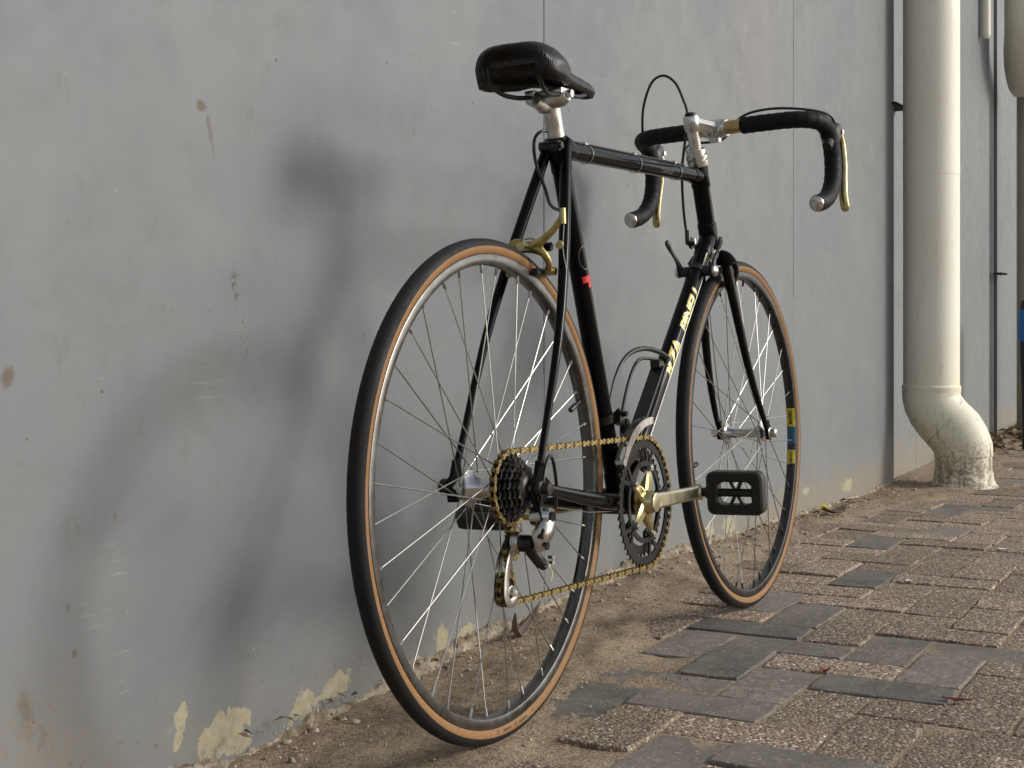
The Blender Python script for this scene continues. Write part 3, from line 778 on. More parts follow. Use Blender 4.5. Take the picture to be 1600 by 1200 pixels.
# ---- frame: one part, its tubes as sub-parts
frame = empty('frame', (0, 0, 0), bike)
tube('seat_tube', [BB, BB.lerp(ST, .5), ST], .0145, M['black'], frame, 24)
tube('top_tube', [TT0, TT0.lerp(TT1, .5), TT1], .0130, M['black'], frame, 24)
tube('down_tube', [BB, BB.lerp(DT1, .5), DT1], .0146, M['black'], frame, 24)
tube('head_tube', [HTB - ha * .004, HTB.lerp(HTT, .5), HTT - ha * .004], .0160, M['black'], frame, 24)
lathe('bottom_bracket_shell', [(-.034, .0), (-.034, .0205), (-.03, .0205), (.03, .0205), (.034, .0205), (.034, 0)], M['black'], frame, BB, 'y', 28)
for s in (-1, 1):
    d = Vector((.004, s * .064, .336))
    top = ST + Vector((-.004, s * .017, -.020)); mid = top.lerp(d, .5) + Vector((0, s * .014, 0))
    tube('seat_stay', spline([top + (top - d).normalized() * .012, top, mid, d + Vector((.012, 0, .028))], 5), [.0085] * 9 + [.0075, .007, .0065, .006, .0055, .005, .005][:7], M['black'], frame, 14)
    c0 = BB + Vector((-.01, s * .018, 0)); c1 = Vector((.24, s * .036, .292)); c2 = d + Vector((.028, -s * .002, -.006))
    tube('chain_stay', spline([c0, c1, c2], 7), [.0115] * 5 + [.011, .0105, .010, .0095, .009, .0085, .008, .0075, .007, .0065], M['black'], frame, 14, flat=(.75, 1.15))
    bm = bmesh.new()
    plate_into(bm, [(-.012, -.022), (.008, -.024), (.034, -.012), (.036, .002), (.02, .012), (.016, .034), (.004, .034), (-.004, .014), (-.014, .006)], frame=(d, Vector((1, 0, 0)), Vector((0, 0, 1)), Vector((0, 1, 0))), thick=.006)
    if s < 0: plate_into(bm, [(-.006, -.020), (.012, -.020), (.010, -.046), (-.004, -.048)], frame=(d, Vector((1, 0, 0)), Vector((0, 0, 1)), Vector((0, 1, 0))), thick=.007)
    bmob('dropout', bm, M['black'], frame)
bm = bmesh.new()
sb = Vector((.150, 0, .662)); sweep(bm, [sb + Vector((0, -.026, 0)), sb, sb + Vector((0, .026, 0))], .0065, 12)
sweep(bm, [Vector((.345, -.03, .283)), Vector((.345, .03, .283))], .006, 10)
loose_parts(bmob('stay_bridge', bm, M['black'], frame, True, 40))
# lugs and seat clamp
def lug(a, b, ra): return (a, b, ra)
bm = bmesh.new()
for (a, b_, ra) in [(ST - dirv(BB, ST) * .050, ST, .0162), (TT0 + dirv(TT0, TT1) * .010, TT0 + dirv(TT0, TT1) * .045, .0144), (TT1 - dirv(TT0, TT1) * .045, TT1, .0144), (HTB + ha * .0, HTB + ha * .055, .0176),
                    (HTT - ha * .045, HTT - ha * .002, .0176), (DT1 - dirv(BB, DT1) * .055, DT1, .0160), (BB, BB + dirv(BB, DT1) * .05, .0162), (BB, BB + dirv(BB, ST) * .05, .0160)]:
    p = [a.lerp(b_, t) for t in (0, .06, .94, 1)]; sweep(bm, p, [ra * .93, ra, ra, ra * .93], 20)
loose_parts(bmob('lug', bm, M['black'], frame, True, 40))
bm = bmesh.new()
sweep(bm, [ST + Vector((-.022, -.016, -.012)), ST + Vector((-.022, .016, -.012))], .0075, 14)
sweep(bm, [ST + Vector((-.022, -.020, -.012)), ST + Vector((-.022, -.015, -.012))], .0052, 12)
bmob('seat_bolt', bm, [M['dark']], frame, True, 40)
# fork
sa = -ha
crown = HTB + sa * .020
rake = FH - (HTB + sa * (FH - HTB).dot(sa))
lathe_m = bmesh.new()
for s in (-1, 1):
    a = crown + Vector((0, s * .026, 0)); L = (FH - crown).dot(sa)
    base = lambda t: crown + sa * (L * t) + Vector((0, s * (.026 + .022 * min(1, t * 1.1)), 0)) + rake * (max(0, (t - .45) / .55) ** 2.0)
    pts = [base(t / 14) for t in range(0, 14)] + [base(.985)]
    rr = [.0125 - .0068 * (i / 14) ** 1.2 for i in range(15)]
    tube('fork_blade', pts, rr, M['black'], frame, 16, flat=(.78, 1.1))
    bm = bmesh.new(); e = FH + Vector((0, s * .049, 0))
    plate_into(bm, [(-.010, -.012), (.006, -.014), (.011, 0), (.006, .012), (-.004, .026), (-.012, .024)], frame=(e, Vector((1, 0, 0)), Vector((0, 0, 1)), Vector((0, 1, 0))), thick=.006)
    bmob('fork_end', bm, M['black'], frame)
bm = bmesh.new()
sweep(bm, spline([crown + Vector((0, -.036, -.010)), crown + Vector((0, -.024, .004)), crown + Vector((0, 0, .008)), crown + Vector((0, .024, .004)), crown + Vector((0, .036, -.010))], 5), .0150, 16, flat=(1.0, .85))
bmob('fork_crown', bm, M['black'], frame, True, 50)
# headset
def ring(bm, c, d, prof, seg=28):
    rot = Vector((0, 0, 1)).rotation_difference(d).to_matrix(); b2 = bmesh.new(); lathe_into(b2, prof, (0, 0, 0), 'z', seg)
    me = bpy.data.meshes.new('t'); b2.to_mesh(me); b2.free(); n0 = len(bm.verts); bm.from_mesh(me); bpy.data.meshes.remove(me); bm.verts.ensure_lookup_table()
    for i in range(n0, len(bm.verts)): bm.verts[i].co = rot @ bm.verts[i].co + Vector(c)
bm = bmesh.new()
ring(bm, HTT, ha, [(-.006, .0165), (-.004, .0185), (.004, .0195), (.006, .0195), (.0065, .017), (.009, .017), (.009, .0195), (.016, .0195), (.0165, .0165), (.019, .0165), (.019, .0180), (.027, .0175), (.028, .0125)])
ring(bm, HTB, ha, [(-.012, .0160), (-.011, .0195), (-.004, .0195), (-.003, .0175), (-.001, .0175), (0, .019), (.004, .018), (.006, .0165)])
loose_parts(bmob('headset', bm, M['alu'], bike, True, 35))
# transfers on the frame
dtd = dirv(BB, DT1); dtn = Vector((0, -1, 0)); dtb = dtd.cross(dtn).normalized()
def on_tube(base, d, r, phi0):
    b2 = d.cross(Vector((0, -1, 0))).normalized()
    def wfn(s0, flip=1):
        def wf(x, y):
            ph = phi0 + flip * y / r
            nn = Vector((0, -1, 0)) * math.cos(ph) + b2 * math.sin(ph)
            return base + d * (s0 + x) + nn * (r + .0004)
        return wf
    return wfn
dtw = on_tube(BB, dtd, .0146, R_(-8))
L_dt = (DT1 - BB).length
text_mesh('lettering', 'RZA', .031, M['letter'], frame, dtw(.312, -1), bold=.0012, shear=.2, sx=1.4, spacing=.92)
text_mesh('lettering', 'PINELI', .026, M['letter'], frame, dtw(.428, -1), bold=.0010, shear=.2, sx=1.5, spacing=.92)
bm = bmesh.new()
def strip(bm, wf, x0, x1, y, h=.0012, n=16):
    pr = None
    for i in range(n + 1):
        x = x0 + (x1 - x0) * i / n; a = bm.verts.new(wf(x, y - h)); b_ = bm.verts.new(wf(x, y + h))
        if pr: bm.faces.new((pr[0], a, b_, pr[1]))
        pr = (a, b_)
strip(bm, dtw(0, -1), .54, .60, .006, .0010); strip(bm, dtw(0, -1), .54, .60, -.006, .0010)
stw = on_tube(BB, dirv(BB, ST), .0145, R_(0))
L_st = (ST - BB).length
strip(bm, stw(0, -1), .12, .455, -.0135, .0007, 30)
loose_parts(bmob('pinstripe', bm, M['line'], frame))
# round crest outline and red transfer on the seat tube
bm = bmesh.new(); pr = None; wf = stw(.40, -1)
for i in range(33):
    a = 2 * PI * i / 32; q = [bm.verts.new(wf(rr * 1.35 * math.sin(a), .0025 + rr * .8 * math.cos(a))) for rr in (.0125, .0138)]
    if pr: bm.faces.new((pr[0], q[0], q[1], pr[1]))
    pr = q
bmob('round_crest', bm, M['ghost'], frame)
bm = bmesh.new(); wf = stw(0, -1)
for (x0, x1, y0, y1) in ((.362, .372, -.015, .013), (.353, .3615, -.015, .004)):
    strip(bm, lambda x, y: wf(y, x), y0 + 0, y0 + .001, x0) if False else None
    n = 8; pr = None
    for i in range(n + 1):
        y = y0 + (y1 - y0) * i / n; q = [bm.verts.new(wf(x0, y)), bm.verts.new(wf(x1, y))]
        if pr: bm.faces.new((pr[0], q[0], q[1], pr[1]))
        pr = q
loose_parts(bmob('red_transfer', bm, M['red'], frame))
ttd = dirv(TT0, TT1); ttw = on_tube(TT0, ttd, .0130, R_(20))
text_mesh('lettering', 'Columbus', .012, M['ghost'], frame, ttw(.40, -1), bold=.0002)

# ---- wheels
def wheel(hub, front):
    wl = empty('wheel', hub, bike)
    tag(wl, ('front' if front else 'rear') + ' wheel with tan wall tyre')
    R, rt, rc = .334, .0122, .3218
    seg = 144
    prof = []
    for k in range(17):
        a = R_(-80) + R_(160) * k / 16; prof.append((rt * 1.03 * math.sin(a), rc + rt * math.cos(a) + (.0006 if abs(k - 8) > 6 else .0008)))
    prof += [(rt * .7, rc + rt * .05), (-rt * .7, rc + rt * .05)]
    lathe('tyre', prof, M['rubber'], wl, (0, 0, 0), 'y', seg, close=True, angle=70)
    for s in (-1, 1):
        pr = []
        for k in range(11):
            a = R_(76) + R_(58) * k / 10; pr.append((s * rt * math.sin(a), rc + rt * math.cos(a)))
        pr.append((s * rt * .4, rc - rt * .6)); pr.append((s * rt * .4, rc + rt * .10))
        lathe('sidewall', pr, M['tan'], wl, (0, 0, 0), 'y', seg, close=True, angle=70)
    for s in (-1, 1):
        lathe('bead', [(s * .0095, .3138), (s * .0102, .3125), (s * .0098, .3090), (s * .006, .3090), (s * .006, .3138)], M['rubber'], wl, (0, 0, 0), 'y', seg, close=True, angle=70)
    ro, ri, hw = .3130, .2985, .0100
    rp = [(-hw, ro), (-hw - .0004, ro - .001), (-hw, ro - .010), (-hw * .93, ro - .0125), (-hw * .72, ri + .0012), (-hw * .35, ri), (hw * .35, ri), (hw * .72, ri + .0012), (hw * .93, ro - .0125), (hw, ro - .010), (hw + .0004, ro - .001), (hw, ro), (hw * .8, ro), (hw * .7, ro - .006), (-hw * .7, ro - .006), (-hw * .8, ro)]
    lathe('rim', rp, M['rimdark' if front else 'rim'], wl, (0, 0, 0), 'y', seg, close=True, angle=50)
    fl, fr = (.0345, -.0345) if front else (.0345, -.0205)
    fR = .0190 if front else .0225
    if front:
        hp = [(-.046, 0), (-.046, .006), (-.040, .0065), (-.039, .011), (-.0375, .0135), (-.0365, fR + .003), (-.0335, fR + .003), (-.0325, .0135), (-.026, .0100), (0, .0088), (.026, .0100), (.0325, .0135), (.0335, fR + .003), (.0365, fR + .003), (.0375, .0135), (.039, .011), (.040, .0065), (.046, .006), (.046, 0)]
    else:
        hp = [(-.060, 0), (-.060, .006), (-.0225, .007), (-.0215, fR + .0035), (-.0190, fR + .0035), (-.0175, .0150), (-.012, .0115), (.006, .0120), (.022, .0165), (.030, .0215), (.0330, fR + .0035), (.0362, fR + .0035), (.0375, .0185), (.046, .0160), (.050, .0135), (.0515, .007), (.062, .006), (.062, 0)]
    lathe('hub', hp, M['alu'], wl, (0, 0, 0), 'y', 36)
    # quick release / track nuts
    bm = bmesh.new()
    if front:
        for s in (-1, 1): lathe_into(bm, [(s * .046, 0), (s * .046, .0105), (s * .053, .0105), (s * .054, .0085), (s * .064, .0085), (s * .066, .006), (s * .066, 0)], (0, 0, 0), 'y', 20)
    else:
        lathe_into(bm, [(.068, 0), (.068, .0115), (.078, .0115), (.082, .008), (.084, 0)], (0, 0, 0), 'y', 20)
        lathe_into(bm, [(-.068, 0), (-.068, .0105), (-.074, .0105), (-.076, .008), (-.086, .008), (-.087, 0)], (0, 0, 0), 'y', 20)
    loose_parts(bmob('axle_nut', bm, M['alu'] if front else M['dark'], wl, True, 35))
    # 36 spokes crossed three
    spm = None
    nb = bmesh.new()
    for k in range(36):
        left = k % 2 == 0; lead = (k // 2) % 2 == 0
        phi = R_(k * 10 + 3); y = fl if left else fr
        th = phi + (R_(62) if lead else R_(-62))
        outside = lead
        a = Vector((fR * math.cos(th), y + (.0022 if (outside == left) else -.0022), fR * math.sin(th)))
        b_ = Vector((.2975 * math.cos(phi), (.0025 if left else -.0025), .2975 * math.sin(phi)))
        if spm is None:
            o = tube('spoke', [(0, 0, 0), (0, 0, 1)], .00095, M['steel'], wl, 6); spm = o.data
        else:
            o = put(bpy.data.objects.new('spoke', spm), wl)
        d = b_ - a; L = d.length; rot = Vector((0, 0, 1)).rotation_difference(d)
        o.matrix_basis = Matrix.Translation(a) @ rot.to_matrix().to_4x4() @ Matrix.Diagonal((1, 1, L, 1))
        dn = d.normalized(); sweep(nb, [b_ - dn * .010, b_ - dn * .009, b_ + dn * .003], [.0013, .0021, .0023], 7)
    bmob('nipples', nb, M['dark' if front else 'steel'], wl, True, 40)['kind'] = 'stuff'
    va = R_(20) if not front else R_(188)
    c, s_ = math.cos(va), math.sin(va)
    bm = bmesh.new(); sweep(bm, [Vector((c * r_, 0, s_ * r_)) for r_ in (.300, .282, .281, .279, .262, .260)], [.0028, .0028, .0040, .0044, .0042, .003], 12)
    bmob('valve', bm, M['black2'], wl, True, 40)
    return wl
rw = wheel(RH, False); fw_ = wheel(FH, True)
# tyre print and rim stickers
def side_warp(r0, y0, a0, sgn=-1):
    def wf(x, y):
        a = a0 + x / r0; rr = r0 + y
        # follow the tyre bulge
        k = (rr - .3218) / .0122; yy = -.0122 * math.sqrt(max(0, 1 - k * k)) - .0010
        return Vector((rr * math.cos(a), yy, rr * math.sin(a)))
    return wf
text_mesh('tyre_lettering', 'clement', .0065, M['ink'], rw, side_warp(.3190, 0, R_(-91)), bold=.00012, cuts=3)
text_mesh('tyre_lettering', 'criterium', .0065, M['ink'], rw, side_warp(.3190, 0, R_(-83)), bold=.00012, cuts=3)
bm = bmesh.new(); wf = side_warp(.3185, 0, 0)
for ad in (-95.5, -87.2, -86.4, -77.6):
    a = R_(ad); pr = None
    q = [bm.verts.new(side_warp(.3185, 0, a)(dx, dy)) for dx, dy in ((-.0005, -.003), (.0005, -.003), (.0005, .003), (-.0005, .003))]
    bm.faces.new(q)
loose_parts(bmob('tyre_lettering', bm, M['ink'], rw))
def rim_patch(name, a0, a1, mat, h=.0085, off=.0005):
    bm = bmesh.new(); pr = None; n = 10
    rp = [(-.0094, .3040), (-.0074, .2997), (-.0036, .2985), (.0036, .2985), (.0074, .2997), (.0094, .3040)]
    for i in range(n + 1):
        a = R_(a0 + (a1 - a0) * i / n); row = []
        for y, r_ in rp: row.append(bm.verts.new(((r_ - off) * math.cos(a), y * 1.04, (r_ - off) * math.sin(a))))
        if pr:
            for j in range(5): bm.faces.new((pr[j], row[j], row[j + 1], pr[j + 1]))
        pr = row
    return bmob(name, bm, mat, fw_)
rim_patch('rim_sticker', -1.5, 6.0, M['yellow']); rim_patch('rim_sticker', -8.5, -1.6, M['blue']); rim_patch('rim_sticker', -16.5, -11.0, M['yellow'])
def inner_warp(a0):
    def wf(x, y):
        a = a0 + x / .298; return Vector((.2977 * math.cos(a), y, .2977 * math.sin(a)))
    return wf
text_mesh('rim_lettering', 'MAVIC', .010, M['ink'], fw_, inner_warp(R_(2.3)), bold=.0004, cuts=2)
text_mesh('rim_lettering', 'MAVIC', .008, M['ink'], fw_, inner_warp(R_(-13.7)), bold=.0003, cuts=2)

# ---- freewheel cogs
def teeth(n, r0, depth, sub=4, ph=0.0):
    out = []
    for i in range(n * sub):
        t = (i % sub) / sub; rr = r0 + (depth if sub == 2 and i % 2 == 0 else depth * (0, 1, .0, -0.0)[i % sub] if sub == 4 else 0)
        out.append((rr, 2 * PI * (i + ph) / (n * sub)))
    return [(r_ * math.cos(a), r_ * math.sin(a)) for r_, a in out]
AX, AZ, AY = Vector((1, 0, 0)), Vector((0, 0, 1)), Vector((0, 1, 0))
fwl = empty('freewheel', RH, bike)
for i, n in enumerate((24, 21, 19, 17, 15, 13)):
    r0 = n * .0127 / (2 * PI); bm = bmesh.new()
    o_ = teeth(n, r0 - .003, .0055, 4); inn = [((r0 - .014) * math.cos(2 * PI * k / len(o_)), (r0 - .014) * math.sin(2 * PI * k / len(o_))) for k in range(len(o_))]
    ringplate_into(bm, o_, inn, (Vector((0, -.0255 - i * .0053, 0)), AX, AZ, AY), .0020)
    bmob('cog', bm, M['dark' if i % 2 == 0 else 'cog'], fwl)
lathe('freewheel_body', [(-.024, 0), (-.024, .034), (-.030, .031), (-.038, .027), (-.046, .022), (-.054, .018), (-.056, .014), (-.058, 0)], M['dark'], fwl, (0, 0, 0), 'y', 30)
# ---- crankset
CH = Vector((BB.x, -.0450, BB.z))
cr = empty('crankset', BB, bike)
def circ(r_, n, ph=0): return [(r_ * math.cos(2 * PI * k / n + ph), r_ * math.sin(2 * PI * k / n + ph)) for k in range(n)]
NT = 50; r0 = NT * .0127 / (2 * PI)
bm = bmesh.new(); oc = (Vector((0, -.0450, 0)), AX, AZ, AY)
o_ = teeth(NT, r0 - .0035, .006, 4)
ringplate_into(bm, o_, circ(.0850, len(o_)), oc, .0026)
ringplate_into(bm, circ(.0640, 100), circ(.0560, 100), oc, .0026)
for k in range(5):
    a = R_(0 + 72 * k)
    u = Vector((math.cos(a), 0, math.sin(a))); v_ = Vector((-math.sin(a), 0, math.cos(a)))
    for sg in (-1, 1):
        plate_into(bm, [(.050, sg * .002), (.050, sg * .008), (.064, sg * .0085), (.0865, sg * .019), (.0868, sg * .0115), (.066, sg * .002)][::sg], frame=(Vector((0, -.0450, 0)), u, v_, AY), thick=.00262)
bmob('outer_chainring', bm, M['ringblack'], cr)
NT2 = 42; r2 = NT2 * .0127 / (2 * PI)
bm = bmesh.new(); o2 = teeth(NT2, r2 - .0035, .006, 4)
ringplate_into(bm, o2, circ(.0680, len(o2)), (Vector((0, -.0375, 0)), AX, AZ, AY), .0024)
for k in range(5):
    a = R_(72 * k); u = Vector((math.cos(a), 0, math.sin(a))); v_ = Vector((-math.sin(a), 0, math.cos(a)))
    plate_into(bm, [(.048, -.007), (.070, -.013), (.070, .013), (.048, .007)], frame=(Vector((0, -.0376, 0)), u, v_, AY), thick=.0022)
bmob('inner_chainring', bm, M['ringblack'], cr)
# gold spider and crank arm, pointing forward
bm = bmesh.new()
lathe_into(bm, [(-.034, 0), (-.034, .0185), (-.045, .0205), (-.052, .0195), (-.060, .0165), (-.062, .0155), (-.066, .0135), (-.0665, 0)], (0, 0, 0), 'y', 30)
for k in range(5):
    a = R_(72 * k); u = Vector((math.cos(a), 0, math.sin(a))); v_ = Vector((-math.sin(a), 0, math.cos(a)))
    A = [(.010, .0125), (.028, .0110), (.043, .0085), (.0495, .0050)]
    ys = [(-.053, -.040), (-.0525, -.041), (-.0515, -.0465), (-.050, -.0468)]
    rows = []
    for (rr, hw), (yo, yi) in zip(A, ys):
        rows.append([bm.verts.new(u * rr + v_ * (hw * .6) + AY * yo), bm.verts.new(u * rr + v_ * hw + AY * (yo + .003)), bm.verts.new(u * rr + v_ * hw + AY * yi),
                     bm.verts.new(u * rr - v_ * hw + AY * yi), bm.verts.new(u * rr - v_ * hw + AY * (yo + .003)), bm.verts.new(u * rr - v_ * (hw * .6) + AY * yo)])
    for i in range(3):
        for j in range(6): bm.faces.new((rows[i][j], rows[i + 1][j], rows[i + 1][(j + 1) % 6], rows[i][(j + 1) % 6]))
    bm.faces.new(rows[-1]); bm.faces.new(rows[0][::-1])
bmob('spider', bm, M['gold'], cr, True, 30)
bm = bmesh.new()
for k in range(5):
    a = R_(72 * k); lathe_into(bm, [(-.0545, 0), (-.0545, .0028), (-.0540, .0032), (-.0540, .0052), (-.0515, .0056), (-.050, .0056), (-.036, .0056), (-.036, 0)], (.0550 * math.cos(a), 0, .0550 * math.sin(a)), 'y', 14)
loose_parts(bmob('chainring_bolt', bm, M['alu'], cr, True, 30))
def crank(name, s, ang, mat):
    bm = bmesh.new(); N = 12; rows = []
    for i in range(N + 1):
        t = i / N; x = .170 * t
        hz = .0122 - .0022 * t if t < .85 else .0112; hy = .0085 - .002 * t
        y = s * (.056 + .014 * t)
        sec = [(-hy, -hz * .7), (-hy * .6, -hz), (hy * .6, -hz), (hy, -hz * .7), (hy, hz * .7), (hy * .6, hz), (-hy * .6, hz), (-hy, hz * .7)]
        rows.append([bm.verts.new((x, y + a, b_)) for a, b_ in sec])
    for i in range(N):
        for j in range(8): bm.faces.new((rows[i][j], rows[i + 1][j], rows[i + 1][(j + 1) % 8], rows[i][(j + 1) % 8]))
    bm.faces.new(rows[0]); bm.faces.new(rows[-1])
    lathe_into(bm, [(s * .061, 0), (s * .061, .0120), (s * .0625, .0132), (s * .0770, .0132), (s * .0785, .0120), (s * .0785, 0)], (.170, 0, 0), 'y', 24)
    lathe_into(bm, [(s * .035, 0), (s * .035, .0150), (s * .048, .0170), (s * .066, .0150), (s * .067, .011), (s * .067, 0)], (0, 0, 0), 'y', 24)
    o = bmob(name, bm, mat, cr, True, 30); o.rotation_euler = (0, -ang, 0); return o
CA = R_(-.8)
crank('crank_arm', -1, CA, M['goldpale']); crank('crank_arm', 1, CA + PI, M['gold'])
lathe('dust_cap', [(-.0668, 0), (-.0668, .0095), (-.0655, .0105), (-.064, .0105)], M['alu'], cr, (0, 0, 0), 'y', 20)
def pedal(s, ang, tilt):
    e = BB + Vector((.170 * math.cos(ang), s * .076, .170 * math.sin(ang)))
    pd = empty('pedal', e, bike); pd.rotation_euler = (0, tilt, 0)
    lathe('spindle', [(s * a, r_) for a, r_ in ((-.010, 0), (-.010, .007), (.006, .0075), (.008, .010), (.010, .0105), (.014, .0100), (.016, .006), (.090, .006), (.094, 0))], M['dark'], pd, (0, 0, 0), 'y', 18)
    # moulded body: rounded frame with an oval opening; plane spans y (axle) and z, thickness in x
    def rrect(hy, hz, r_, n=8):
        out = []
        for cx, cz, a0 in ((hy - r_, hz - r_, 0), (-(hy - r_), hz - r_, 90), (-(hy - r_), -(hz - r_), 180), (hy - r_, -(hz - r_), 270)):
            for k in range(n): a = R_(a0 + 90 * k / (n - 1)); out.append((cx + r_ * math.cos(a), cz + r_ * math.sin(a)))
        return out
    body = empty('pedal_body', (0, s * .060, 0), pd)
    for k in range(1):
        out = rrect(.0480, .0355, .012); N = len(out)
        inn = []
        for (y, z) in out:
            a = math.atan2(z / .0350, y / .0455); inn.append((.0345 * math.cos(a), .0240 * math.sin(a)))
        bm = bmesh.new(); lv = []
        for (sc_o, sc_i, xx) in ((.93, 1.12, .0125), (1.0, 1.0, .0095), (1.0, 1.0, -.0095), (.93, 1.12, -.0125)):
            lv.append(([bm.verts.new((xx, y * sc_o, z * sc_o)) for y, z in out], [bm.verts.new((xx, y * sc_i, z * sc_i)) for y, z in inn]))
        for i in range(N):
            j = (i + 1) % N
            bm.faces.new((lv[0][0][i], lv[0][0][j], lv[0][1][j], lv[0][1][i])); bm.faces.new((lv[3][0][j], lv[3][0][i], lv[3][1][i], lv[3][1][j]))
            for q in range(3):
                bm.faces.new((lv[q][0][i], lv[q + 1][0][i], lv[q + 1][0][j], lv[q][0][j])); bm.faces.new((lv[q][1][j], lv[q + 1][1][j], lv[q + 1][1][i], lv[q][1][i]))
        o = bmob('pedal_frame', bm, M['pedal'], pd, True, 35); o.location = (0, s * .060, 0)
        bm = bmesh.new()
        # tread ribs on both faces, centre bar and cross
        for i in range(44):
            a = 2 * PI * i / 44; c_, s_ = math.cos(a), math.sin(a)
            k1 = 1 / max(abs(c_) / .0420, abs(s_) / .0315)
            k0 = 1 / math.sqrt((c_ / .0390) ** 2 + (s_ / .0272) ** 2)
            if k1 - k0 < .003: continue
            for xs in (-1, 1):
                p0 = Vector((xs * .0122, c_ * k0, s_ * k0)); p1 = Vector((xs * .0122, c_ * (k1 - .002), s_ * (k1 - .002)))
                sweep(bm, [p0, p1], .0015, 5)
        sweep(bm, [(0, -.034, 0), (0, .034, 0)], .0068, 14)
        for q in (-1, 1):
            sweep(bm, [(0, -.012 * q, -.024), (0, .012 * q, .024)], .0030, 8)
        o = bmob('tread_ribs', bm, M['pedal'], pd, True, 35); o.location = (0, s * .060, 0)
    COL.objects.unlink(body); bpy.data.objects.remove(body)
    bm = bmesh.new(); box_into(bm, (0, s * .1065, 0), (.016, .002, .030), None, .0007); bmob('end_plate', bm, M['rubber'], pd)
    return pd
pedal(-1, CA, R_(-4)); pedal(1, CA + PI, R_(62))

# ---- chain
def circ_tangent(c1, r1, c2, r2, side, cross=False):
    """tangent points between circles; side +1/-1"""
    d = Vector((c2[0] - c1[0], c2[1] - c1[1])); D = d.length; base = math.atan2(d.y, d.x)
    k = (r1 + r2) / D if cross else (r1 - r2) / D
    a = base + side * math.acos(k)
    p1 = (c1[0] + r1 * math.cos(a), c1[1] + r1 * math.sin(a))
    a2 = a + (PI if cross else 0)
    p2 = (c2[0] + r2 * math.cos(a2), c2[1] + r2 * math.sin(a2))
    return p1, p2
cg = (RH.x, RH.z); rcg = 24 * .0127 / (2 * PI); cb = (BB.x, BB.z); rcb = r0
J1 = (-.002, .2600); J2 = (-.022, .2030); rj = .0195
def arc(c, r_, a0, a1, n):
    return [(c[0] + r_ * math.cos(a0 + (a1 - a0) * k / n), c[1] + r_ * math.sin(a0 + (a1 - a0) * k / n)) for k in range(n + 1)]
def ang(c, p): return math.atan2(p[1] - c[1], p[0] - c[0])
pA, pB = circ_tangent(cb, rcb, cg, rcg, -1)          # upper run: ring top -> cog top
pC, pD = circ_tangent(cg, rcg, J1, rj, +1, True)      # cog -> guide pulley
pE, pF = circ_tangent(J1, rj, J2, rj, -1, True)
pG, pH = circ_tangent(J2, rj, cb, rcb, -1)
def fix(c, r_, p0, p1, ccw):
    a0, a1 = ang(c, p0), ang(c, p1)
    if ccw:
        while a1 < a0: a1 += 2 * PI
    else:
        while a1 > a0: a1 -= 2 * PI
    return arc(c, r_, a0, a1, max(4, int(abs(a1 - a0) * r_ / .003)))
path = []
path += fix(cb, rcb, pH, pA, True)         # round the chainring front, bottom to top
path += fix(cg, rcg, pB, pC, True)         # round the back of the cog
path += fix(J1, rj, pD, pE, False)
path += fix(J2, rj, pF, pG, True)
# resample at the half-pitch
def ycoord(x): return -.0262 + (-.0450 + .0262) * smooth(0.02, .34, x)
P3 = [Vector((x, ycoord(x), z)) for x, z in path]
P3.append(P3[0].copy())
cum = [0]
for a, b_ in zip(P3, P3[1:]): cum.append(cum[-1] + (b_ - a).length)
NL = int(round(cum[-1] / .0127)); NL += NL % 2; pitch = cum[-1] / NL
def at(s):
    s %= cum[-1]
    import bisect
    i = min(len(P3) - 2, max(0, bisect.bisect_right(cum, s) - 1)); t = (s - cum[i]) / max(1e-9, cum[i + 1] - cum[i]); return P3[i].lerp(P3[i + 1], t)
chain = empty('chain', (0, 0, 0), bike)
def link_mesh(w, th):
    bm = bmesh.new(); h = .0042; L = .00635
    outl = []
    for cx, a0 in ((L, -90), (-L, 90)):
        for k in range(6): a = R_(a0 + 180 * k / 5); outl.append((cx + h * math.cos(a), h * math.sin(a)))
    outl = [(x, y * (.62 if abs(x) < L * .8 else 1)) for x, y in outl]
    outl.insert(6, (0, h * .42)); outl.append((0, -h * .42))
    for s in (-1, 1): plate_into(bm, outl, frame=(Vector((0, s * w, 0)), AX, AZ, AY), thick=th)
    for cx in (-L, L): sweep(bm, [(cx, -w - .0012, 0), (cx, w + .0012, 0)], .0018, 7)
    sweep(bm, [(L, -w * .9, 0), (L, w * .9, 0)], .0038, 10)
    me = bpy.data.meshes.new('link'); bmesh.ops.recalc_face_normals(bm, faces=bm.faces); bm.to_mesh(me); bm.free(); me.materials.append(M['chain']); return me
LM = [link_mesh(.0036, .0010), link_mesh(.0024, .0010)]
LM[1].materials[0] = M['chain_in']
for i in range(NL):
    a, b_ = at(i * pitch), at((i + 1) * pitch); d = (b_ - a).normalized()
    o = put(bpy.data.objects.new('link', LM[i % 2]), chain)
    y = (AY - d * AY.dot(d)).normalized(); z = d.cross(y)
    o.matrix_basis = Matrix.Translation((a + b_) / 2) @ Matrix((d, y, z)).transposed().to_4x4()
